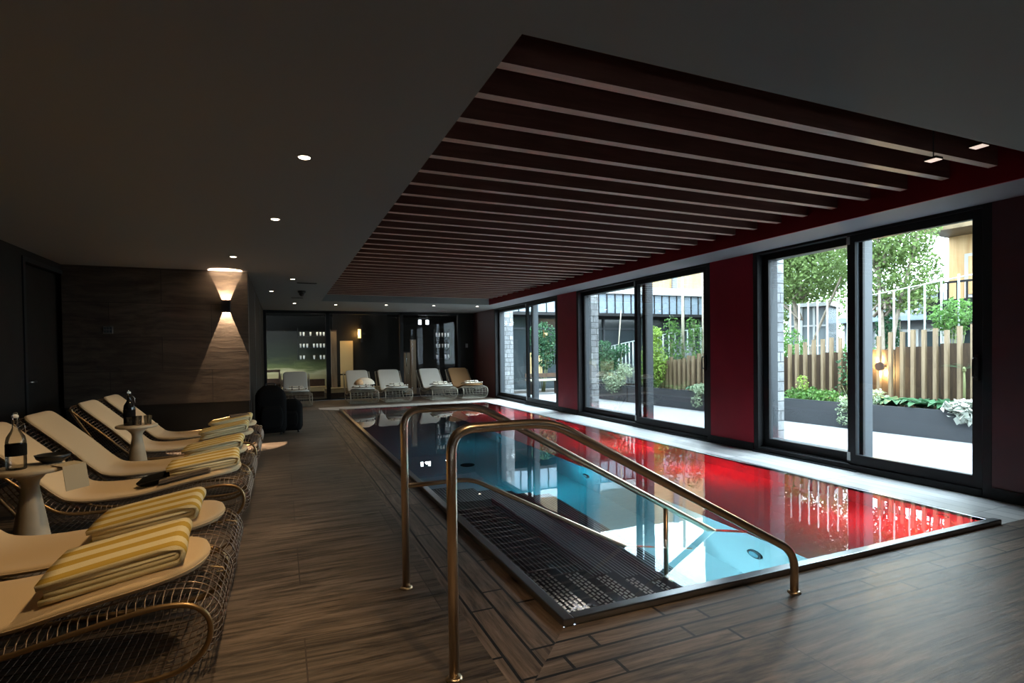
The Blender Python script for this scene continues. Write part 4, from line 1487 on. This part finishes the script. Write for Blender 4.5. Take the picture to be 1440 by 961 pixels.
fence('larch upright fence outside the nearest window, the round lamp on its boards', 3.2, 8.3, .62, 1.68, 1.34, .158, .046, .24)
fence('lower larch fence seen through the right half of the middle window', 8.75, 11.6, .62, 1.27, .98, .155, .07, .10, .05)

# round garden lamp on the boards
yl = 5.80
t = thing('garden_lamp', 'round dark garden lamp glowing on the larch boards outside the nearest window', 'lamp', (skew(yl, .62) - .03, yl, .985), rz=SK)
m = MB(); m.tube([(-.075, 0, 0), (-.045, 0, 0)], .07, 24); m.build('disc', M['dark_wood'], t)
m = MB(); m.tube([(-.045, 0, 0), (.10, 0, 0)], .018, 10); m.build('arm', M['black_gloss'], t)
m = MB(); m.tube([(-.043, 0, 0), (-.036, 0, 0)], .058, 22); m.build('lens', M['lens_amber'], t)
lamp('POINT', 'garden_glow', (.03, .12, .10), 36, (1, .70, .30), parent=t, shadow_soft_size=.02)
lamp('POINT', 'garden_glow', (.03, .02, -.12), 28, (1, .70, .30), parent=t, shadow_soft_size=.02)
lamp('POINT', 'garden_glow', (-.05, .10, .06), 20, (1, .70, .30), parent=t, shadow_soft_size=.02)

# pale rod fences further back
def rods(label, x0, y0, x1, y1, n, zb, zt0, zt1, r=.014, rail=True, extra=0.0):
    t = thing('rod_fence', label, 'fence', (0, 0, 0))
    for i in range(n):
        a = i / (n - 1)
        zt = zt0 + (zt1 - zt0) * a
        m = MB(); m.tube([(x0 + (x1 - x0) * a, y0 + (y1 - y0) * a, zb), (x0 + (x1 - x0) * a, y0 + (y1 - y0) * a, zt + R.uniform(0, extra))], r, 8); m.build('rod', M['rod'], t)
    if rail:
        m = MB(); m.tube([(x0, y0, zt0), (x1, y1, zt1)], r * .8, 8); m.tube([(x0, y0, zb + .15), (x1, y1, zb + .15)], r * .8, 8); m.build('rail', M['rod'], t)
    return t
rods('tall pale rod fence behind the larch fence, right half of the nearest window', 9.35, 4.0, 9.30, 6.55, 12, .0, 2.42, 2.15, extra=.06)
rods('tall pale rod fence left in the nearest window, before the pale conservatory', 9.45, 6.75, 9.25, 9.2, 14, .0, 2.12, 1.98, rail=False, extra=.12)
rods('pale rod fence among the climbers in the middle window', 9.2, 9.55, 8.95, 12.0, 13, .0, 1.86, 1.62, r=.016)
rods('pale rod fence beside the middle window mullion', 8.75, 12.15, 8.65, 13.2, 8, .0, 1.55, 1.42, r=.018)


# ------------------------------------------------------------------ plants
def leaf_cloud(m, c, rad, n, size, shape='ball', droop=0.0, asp=.5, seed=None):
    rr = R
    for _ in range(n):
        while True:
            p = Vector((rr.uniform(-1, 1), rr.uniform(-1, 1), rr.uniform(-1, 1)))
            if p.length <= 1:
                break
        if shape == 'shell' and p.length > 0:
            p = p.normalized() * (p.length ** .33)
        if shape == 'cone':
            f_ = 1 - (p.z + 1) / 2 * .75
            p = Vector((p.x * f_, p.y * f_, p.z))
        q = Vector((c[0] + p.x * rad[0], c[1] + p.y * rad[1], c[2] + p.z * rad[2]))
        s_ = size * rr.uniform(.6, 1.35)
        e = Euler((rr.uniform(-1.1, 1.1), rr.uniform(-1.1, 1.1) + droop, rr.uniform(0, 2 * PI))).to_matrix()
        a = e @ Vector((s_, 0, 0))
        b_ = e @ Vector((0, s_ * asp, 0))
        d_ = e @ Vector((0, 0, s_ * .18))
        o = len(m.v)
        m.v += [tuple(q - a), tuple(q + b_ + d_), tuple(q + a), tuple(q - b_ + d_)]
        m.f += [[o, o + 1, o + 2], [o, o + 2, o + 3]]
        m.mi += [0, 0]
        m.sm += [False, False]


def shrub(name, label, cat, loc, blobs, n, size, mtl, stems=5, shape='ball', droop=0.0, asp=.5, group=None):
    t = thing(name, label, cat, loc, group=group)
    m = MB()
    tot = sum(b_[1][0] * b_[1][1] * b_[1][2] for b_ in blobs)
    for c_, r_ in blobs:
        leaf_cloud(m, c_, r_, max(20, int(n * r_[0] * r_[1] * r_[2] / tot)), size, shape, droop, asp)
    m.build('foliage', M[mtl], t)
    k = MB()
    for i in range(stems):
        c_, r_ = blobs[i % len(blobs)]
        tp = Vector((c_[0] + R.uniform(-.5, .5) * r_[0], c_[1] + R.uniform(-.5, .5) * r_[1], c_[2] + r_[2] * .4))
        bs = Vector((c_[0] * .3 + R.uniform(-.05, .05), c_[1] * .6 + R.uniform(-.05, .05), 0))
        k.tube([bs, bs.lerp(tp, .5) + Vector((R.uniform(-.04, .04), R.uniform(-.04, .04), 0)), tp], [.012, .009, .004], 5)
    k.build('stem', M['stem'], t)
    return t


def blade_plant(name, label, cat, loc, n, length, width, mtl, lift=.5, frond=False):
    """arching leaves from one crown: hosta, fern, grass"""
    t = thing(name, label, cat, loc)
    m = MB()
    for i in range(n):
        az = 2 * PI * i / n * 2.4 + R.uniform(-.3, .3)
        el = lift * R.uniform(.5, 1.3)
        ln = length * R.uniform(.7, 1.15)
        d = Vector((math.cos(az), math.sin(az), 0))
        sd_ = Vector((-d.y, d.x, 0))
        pts = []
        K = 7
        for k in range(K + 1):
            u = k / K
            pts.append(d * ln * u * (1 - .12 * u) + Vector((0, 0, ln * (el * u * 1.5 - el * 1.25 * u * u) + .02)))
        if not frond:
            vs, fs = [], []
            for k, p in enumerate(pts):
                u = k / K
                w = width * math.sin(PI * min(1, u * .92 + .06)) ** .8
                vs += [p - sd_ * w + Vector((0, 0, w * .35)), p, p + sd_ * w + Vector((0, 0, w * .35))]
            for k in range(K):
                o = k * 3
                fs += [(o, o + 1, o + 4, o + 3), (o + 1, o + 2, o + 5, o + 4)]
            m.add(vs, fs, 0, True)
        else:
            for k in range(1, K * 3):
                u = k / (K * 3)
                i0 = min(K - 1, int(u * K))
                p = pts[i0].lerp(pts[i0 + 1], u * K - i0)
                w = width * math.sin(PI * (u * .9 + .08))
                for sg in (-1, 1):
                    o = len(m.v)
                    m.v += [tuple(p), tuple(p + sd_ * sg * w + d * w * .3 + Vector((0, 0, -.1 * w))), tuple(p + d * ln * .028)]
                    m.f += [[o, o + 1, o + 2]]
                    m.mi += [0]
                    m.sm += [False]
    m.build('leaves', M[mtl], t)
    k = MB(); k.lathe([(.02, -.02), (.025, .01), (.01, .05), (0, .055)], segs=8); k.build('crown', M['stem'], t)
    return t

PS = .36
def pl(y, dx=.3):
    return (skew(y, dx), y, PS)
# nearest window, left half (y 5.6 .. 7)
for q, (y, dx, lab) in enumerate(((7.05, .30, 'low green ground-cover at the stone pier in the nearest window'), (6.75, .28, 'second low green ground-cover from the stone pier in the nearest window'),
                                  (6.45, .28, 'third low green ground-cover from the stone pier in the nearest window'))):
    shrub('ground_cover', lab, 'plant', pl(y, dx), [((0, 0, .08), (.26, .26, .13)), ((.1, .1, .14), (.16, .16, .10))], 420, .032, 'leaf', 5, group='ground-cover plants in the planters')
shrub('trailing_plant', 'pale green plant trailing over the planter edge beside the window mullion', 'plant', pl(5.85, .02), [((0, .05, .06), (.14, .24, .12)), ((-.07, .12, -.12), (.07, .16, .22)), ((.12, -.12, .1), (.14, .18, .12))], 760, .026, 'leaf_pale', 7, droop=.4)
shrub('dark_shrub', 'dark shrub poking between the larch uprights in the nearest window', 'plant', (skew(6.3, .50), 6.3, PS), [((0, 0, .55), (.12, .20, .28)), ((0, .05, .2), (.1, .15, .2))], 160, .035, 'leaf_dark', 5)
shrub('lime_sprig', 'small upright lime sprig at the stone pier', 'plant', pl(7.0, .35), [((0, 0, .30), (.10, .12, .16))], 120, .026, 'leaf_lime', 3)
# nearest window, right half
for q, (y, dx, lab) in enumerate(((5.42, .30, 'broad-leaved blue-green hosta below the round garden lamp'), (5.08, .32, 'broad-leaved blue-green hosta in the middle of the right pane'), (4.74, .34, 'broad-leaved blue-green hosta behind the white flowers'))):
    blade_plant('hosta', lab, 'plant', pl(y, dx), 22, .40, .065, 'leaf_dark', .62)
shrub('white_flower', 'white flowering plant hanging over the planter at the right edge of the nearest window', 'plant', pl(4.42, .03), [((0, 0, .10), (.14, .24, .10)), ((-.06, -.05, .0), (.08, .18, .10))], 150, .06, 'petal', 5, asp=.8)
shrub('variegated_shrub', 'pale variegated shrub low beside the mullion in the right pane', 'plant', pl(5.72, .30), [((0, 0, .12), (.2, .18, .16))], 340, .03, 'leaf_pale', 5)
shrub('round_bush', 'light green rounded bush above the larch fence at the right edge', 'bush', (skew(4.95, .95), 4.98, 0), [((0, 0, 1.78), (.30, .34, .24)), ((.05, .1, 1.6), (.2, .25, .2))], 900, .035, 'leaf', 6)
shrub('round_bush', 'dark green bush between the larch fence and the conservatory', 'bush', (skew(7.9, 1.1), 7.9, 0), [((0, 0, 1.25), (.35, .45, .45))], 900, .035, 'leaf', 6)
blade_plant('palm', 'small arching palm frond at the right edge, before the larch fence', 'plant', (skew(4.62, .45), 4.62, .95), 9, .36, .06, 'leaf_dark', .4, True)
m = MB(); m.tube([(0, 0, -.6), (.01, 0, -.2), (0, 0, 0)], [.018, .016, .012], 8)
o = m.build('stem', M['stem']); o.parent = [x for x in C.objects if x.name.startswith('palm')][0]
# middle window
shrub('climber', 'tall yellow-green climber column right of the mullion in the middle window', 'climbing plant', (skew(11.0, .45), 11.0, PS), [((0, 0, .62), (.28, .42, .62)), ((0, .0, 1.25), (.22, .32, .28)), ((0, .25, .3), (.25, .35, .3))], 2600, .038, 'leaf_lime', 8)
shrub('climber', 'dark green bushy climber left of the mullion in the middle window', 'climbing plant', (skew(12.45, .25), 12.45, PS), [((0, 0, .45), (.32, .45, .50)), ((0, .3, .9), (.25, .35, .32)), ((.1, -.4, .95), (.18, .30, .18))], 1900, .045, 'leaf_dark', 8)
shrub('grey_shrub', 'grey-white shrub spilling over the planter left of the mullion', 'plant', (skew(12.0, .05), 12.0, PS), [((0, 0, .18), (.24, .45, .20)), ((-.12, -.1, .0), (.10, .35, .16)), ((.2, -.2, .4), (.2, .3, .2))], 1200, .032, 'leaf_pale', 8, droop=.3)
blade_plant('fern', 'bright green fern right of the mullion in the middle window', 'plant', pl(10.6, .2), 20, .44, .05, 'leaf', .8, True)
blade_plant('fern', 'second green fern, behind the drooping white-green shrub', 'plant', pl(9.95, .2), 18, .40, .05, 'leaf', .75, True)
blade_plant('hosta', 'blue-green hosta low at the right of the middle window', 'plant', pl(9.35, .2), 18, .32, .055, 'leaf_dark', .6)
shrub('drooping_shrub', 'pale drooping shrub over the planter at the right of the middle window', 'plant', pl(9.0, .0), [((0, 0, .10), (.16, .32, .12)), ((-.08, .05, -.14), (.06, .2, .16))], 460, .028, 'leaf_pale', 6, droop=.4)
for q, (x, y, h, lab) in enumerate(((skew(10.2, 1.0), 10.2, 2.05, 'ivy climbing the pale pole at the right edge of the middle window'), (skew(10.85, .95), 10.85, 2.1, 'ivy climbing the thicker pale trunk in the middle window'))):
    shrub('ivy', lab, 'climbing plant', (x, y, 0), [((0, 0, h * .55), (.22, .28, h * .42)), ((0, .1, h * .9), (.18, .2, .25)), ((.05, -.15, h * .3), (.25, .3, h * .3))], 1500, .036, 'leaf', 6)
# poles and slanting stakes of the middle window
for q, (x, y, dxx, dyy, h, r, lab) in enumerate(((9.05, 10.68, 0, 0, 3.6, .04, 'tall pale upright pole among the ivy in the middle window'),
                                                 (9.1, 10.05, .0, -.0, 3.4, .022, 'thin upright pole near the right edge of the middle window'),
                                                 (9.0, 10.2, .1, -.55, 3.4, .016, 'thin slanting stake leaning right in the middle window'),
                                                 (8.9, 10.0, .1, -.42, 2.9, .014, 'second thin slanting stake leaning right in the middle window'),
                                                 (8.3, 12.55, .0, -.35, 2.35, .018, 'slanting stake rising from the dark climber left of the mullion'))):
    m = MB(); m.tube([(x, y, 0), (x + dxx * .5, y + dyy * .5, h * .5), (x + dxx, y + dyy, h)], [r, r * .9, r * .8], 8)
    tag(m.build('garden_stake', M['pole']), lab, 'stake', 'garden poles and stakes')


def tree(label, loc, trunks, blobs, n, size, mtl):
    t = thing('tree', label, 'tree', loc)
    k = MB()
    for (b0, b1, b2, r) in trunks:
        k.tube(catmull([b0, b1, b2], 6), [r * (1 - .6 * i / 12) for i in range(13)], 8)
    for c_, r_ in blobs:
        for i in range(5):
            a = Vector((R.uniform(-.2, .2), R.uniform(-.2, .2), c_[2] - r_[2] * .9))
            b_ = Vector((c_[0] + R.uniform(-.8, .8) * r_[0], c_[1] + R.uniform(-.8, .8) * r_[1], c_[2] + R.uniform(-.3, .8) * r_[2]))
            k.tube([a, a.lerp(b_, .5) + Vector((0, 0, .12)), b_], [.022, .014, .006], 5)
    k.build('trunk', M['bark'], t)
    m = MB()
    tot = sum(b_[1][0] * b_[1][1] * b_[1][2] for b_ in blobs)
    for c_, r_ in blobs:
        leaf_cloud(m, c_, r_, int(n * r_[0] * r_[1] * r_[2] / tot), size, 'ball')
    m.build('crown', M[mtl], t)
    return t
tree('light green multi-stemmed tree in the right pane of the nearest window', (10.6, 6.9, 0),
     [((0, 0, 0), (.05, .02, 1.5), (.0, .1, 3.6), .07), ((.1, -.1, 0), (.15, -.15, 1.6), (.35, -.5, 3.6), .05), ((-.1, .1, 0), (-.1, .2, 1.6), (-.3, .55, 3.5), .045)],
     [((.4, .0, 2.65), (.75, .78, .70)), ((.2, .1, 3.5), (.95, .9, .7)), ((.3, -.45, 2.2), (.4, .35, .35))], 9500, .045, 'leaf_birch')
tree('bright green tree filling the left pane of the nearest window', (10.9, 9.0, 0),
     [((0, 0, 0), (.05, .02, 1.3), (.2, .3, 3.0), .08), ((.1, -.1, 0), (.1, -.3, 1.3), (.1, -1.0, 2.8), .05)],
     [((.2, .0, 3.05), (.95, 1.1, .70)), ((0, .4, 3.7), (1.0, 1.1, .6)), ((.3, .75, 2.3), (.4, .3, .4))], 13000, .046, 'leaf_birch')
tree('dark conifer-like climber tree between the conservatory and the balcony', (11.9, 7.6, 0),
     [((0, 0, 0), (0, .02, 1.0), (0, 0, 2.4), .05)], [((0, 0, 1.45), (.22, .25, .9))], 1300, .045, 'leaf_dark')
tree('large pale tree behind the houses', (16.5, 13.5, 0), [((0, 0, 0), (.1, 0, 1.8), (0, .1, 4.5), .12)], [((0, 0, 3.6), (1.4, 2.0, 2.6))], 9000, .075, 'leaf_birch')
tree('green tree behind the far balcony', (22, 9.0, 0), [((0, 0, 0), (.1, 0, 1.8), (0, .1, 4.0), .12)], [((0, 0, 3.6), (2.0, 2.2, 2.2))], 3000, .10, 'leaf')
for q, (x, y, h, lab) in enumerate(((10.0, 8.55, .8, 'green hedge bush under the conservatory'), (9.95, 6.9, .8, 'green hedge bush behind the larch fence, right pane'), (11.0, 11.2, 1.0, 'green hedge bush behind the stone pier'))):
    shrub('hedge_bush', lab, 'bush', (x, y, 0), [((0, 0, h), (.35, .6, .6))], 1200, .05, 'leaf', 6)

# conservatory with a white grid
t = thing('conservatory', 'small white-framed conservatory behind the rods in the nearest window', 'conservatory', (12.3, 9.82, 0), rz=.45)
m = MB(); m.box(-.02, 1.2, -.42, .46, .3, 2.32); m.build('glazing', M['win_pale'], t)
m = MB()
for k in range(4):
    y = -.42 + k * .29
    m.box(-.06, -.02, y - .025, y + .025, .3, 2.35)
for z in (.85, 1.35, 1.85): m.box(-.055, -.02, -.42, .46, z - .02, z + .02)
m.build('frame', M['white'], t)
m = MB(); m.box(-.12, 1.3, -.52, .56, 2.33, 2.42); m.build('roof', M['white'], t)
# grey house with white windows
t = thing('grey_house', 'grey house with white windows behind the rods, right pane', 'house', (15.3, 9.35, 0), rz=.30)
m = MB(); m.box(0, 2.2, -1.0, 1.45, 0, 2.05); m.build('lower_wall', M['house'], t)
m = MB(); m.box(.15, 2.2, -.95, 1.2, 2.12, 2.75); m.build('upper_wall', M['house'], t)
m = MB(); m.box(-.35, 2.2, -1.05, 1.6, 1.98, 2.12); m.build('canopy', M['cladding'], t)
for q, y in enumerate((-.65, -.1, .45, 1.0)):
    f_ = MB(); f_.box(-.05, 0, y - .22, y + .22, .75, 1.75); fr_ = f_.build('window', M['white'], t)
    f_ = MB(); f_.box(-.06, -.05, y - .16, y + .16, .82, 1.68); f_.build('pane', M['win_dark'], fr_)
f_ = MB(); f_.box(.10, .15, -.9, -.2, 2.16, 2.72); fr_ = f_.build('window', M['white'], t)
f_ = MB(); f_.box(.08, .10, -.82, -.28, 2.2, 2.68); f_.build('pane', M['win_pale'], fr_)
# house with ochre upper storey and dark balcony
t = thing('ochre_house', 'ochre-clad house with a dark balcony at the upper right of the nearest window', 'house', (12.4, 5.2, 0), rz=.12)
m = MB(); m.box(.9, 3.0, -2.5, 1.8, 2.05, 4.1); m.build('ochre_wall', M['ochre'], t)
m = MB(); m.box(-.1, 3.0, -2.5, 1.85, 3.60, 3.84); m.build('roof_beam', M['beam'], t)
m = MB(); m.box(.8, 3.0, -2.5, 1.75, 0, 2.05); m.build('lower_wall', M['house'], t)
m = MB(); m.box(-.05, .9, -2.5, 1.8, 1.78, 1.9); m.box(-.06, -.02, -2.5, 1.8, 1.9, 2.22); m.build('balcony', M['black_alu'], t)
m = MB()
for k in range(28): m.box(-.045, -.025, -2.45 + k * .155, -2.42 + k * .155, 2.22, 2.55)
m.box(-.055, -.015, -2.5, 1.8, 2.54, 2.58); m.build('balustrade', M['black_alu'], t)
for q, y in enumerate((.5, 1.25)):
    f_ = MB(); f_.box(.74, .8, y - .28, y + .28, .7, 1.8); fr_ = f_.build('window', M['white'], t)
    for z in (.78, 1.30):
        f_ = MB(); f_.box(.72, .74, y - .22, y + .22, z, z + .44); f_.build('pane', M['win_dark'], fr_)
f_ = MB(); f_.box(.84, .9, .9, 1.5, 2.3, 3.2); fr_ = f_.build('window', M['white'], t)
f_ = MB(); f_.box(.82, .84, .97, 1.43, 2.36, 3.14); f_.build('pane', M['ochre'], fr_)

# building wing with the standing-seam fascia beyond the middle and far windows
t = thing('garden_building', 'low building wing with blue-grey standing-seam fascia beyond the middle window', 'building', (0, 16.0, 0))
m = MB(); m.box(6.0, 19, 0, .12, 2.58, 3.24); m.build('fascia', M['cladding'], t)
m = MB()
x = 6.0
while x < 19:
    m.box(x, x + .03, -.03, 0, 2.58, 3.24)
    x += .33
m.build('standing_seam', M['black_alu'], t)
m = MB(); m.box(5.9, 19, -.12, 3.5, 3.24, 3.50); m.build('parapet', M['white'], t)
m = MB(); m.box(6.0, 19, .0, 3.4, 2.48, 2.58); m.build('soffit', M['black_alu'], t)
m = MB(); m.box(6.0, 19, 1.0, 1.2, 0, 2.5); m.build('dark_glazing', M['win_dark'], t)
m = MB()
for k in range(9):
    xx = 6.4 + k * 1.45
    m.box(xx, xx + .07, .93, 1.0, 0, 2.5)
m.box(6.0, 19, .94, 1.0, 2.05, 2.11)
m.build('glazing_bar', M['grey_alu'], t)
m = MB(); m.box(14.3, 17.6, 3.0, 3.2, 3.5, 6.2); m.build('ochre_storey', M['ochre'], t)
m = MB(); m.box(15.5, 15.75, 2.9, 3.0, 3.5, 6.2); m.box(17.6, 17.9, 2.9, 3.3, 3.5, 6.2); m.build('grey_pier', M['house'], t)
m = MB(); m.box(9.0, 14.3, 3.2, 3.4, 3.5, 6.2); m.build('brown_storey', M['beam'], t)
# far window: bench, shrubs and a warm lit opening in the wing
shrub('dark_shrub', 'dark leafy shrub beyond the farthest window', 'bush', (7.7, 15.75, 0), [((0, 0, 1.75), (.55, .16, .5)), ((.1, 0, 1.2), (.5, .14, .5))], 1500, .05, 'leaf_dark', 8)
t = thing('garden_bench', 'pale wooden bench beyond the farthest window', 'bench', (7.35, 14.9, 0))
m = MB(); m.box(-.55, .55, -.2, .2, .40, .45); m.build('seat', M['pole'], t, bevel=.006)
for sx in (-.45, .45):
    m = MB(); m.box(sx - .03, sx + .03, -.18, .18, 0, .40); m.build('leg', M['dark_wood'], t)
m = MB(); m.box(-.55, .55, .18, .22, .5, .62); m.build('backrest', M['dark_wood'], t)
m = MB(); m.box(7.75, 8.25, 16.88, 16.92, .45, 1.25); tag(m.build('warm_window', M['cream_panel']), 'warm cream opening in the dark wing beyond the farthest window', 'panel')
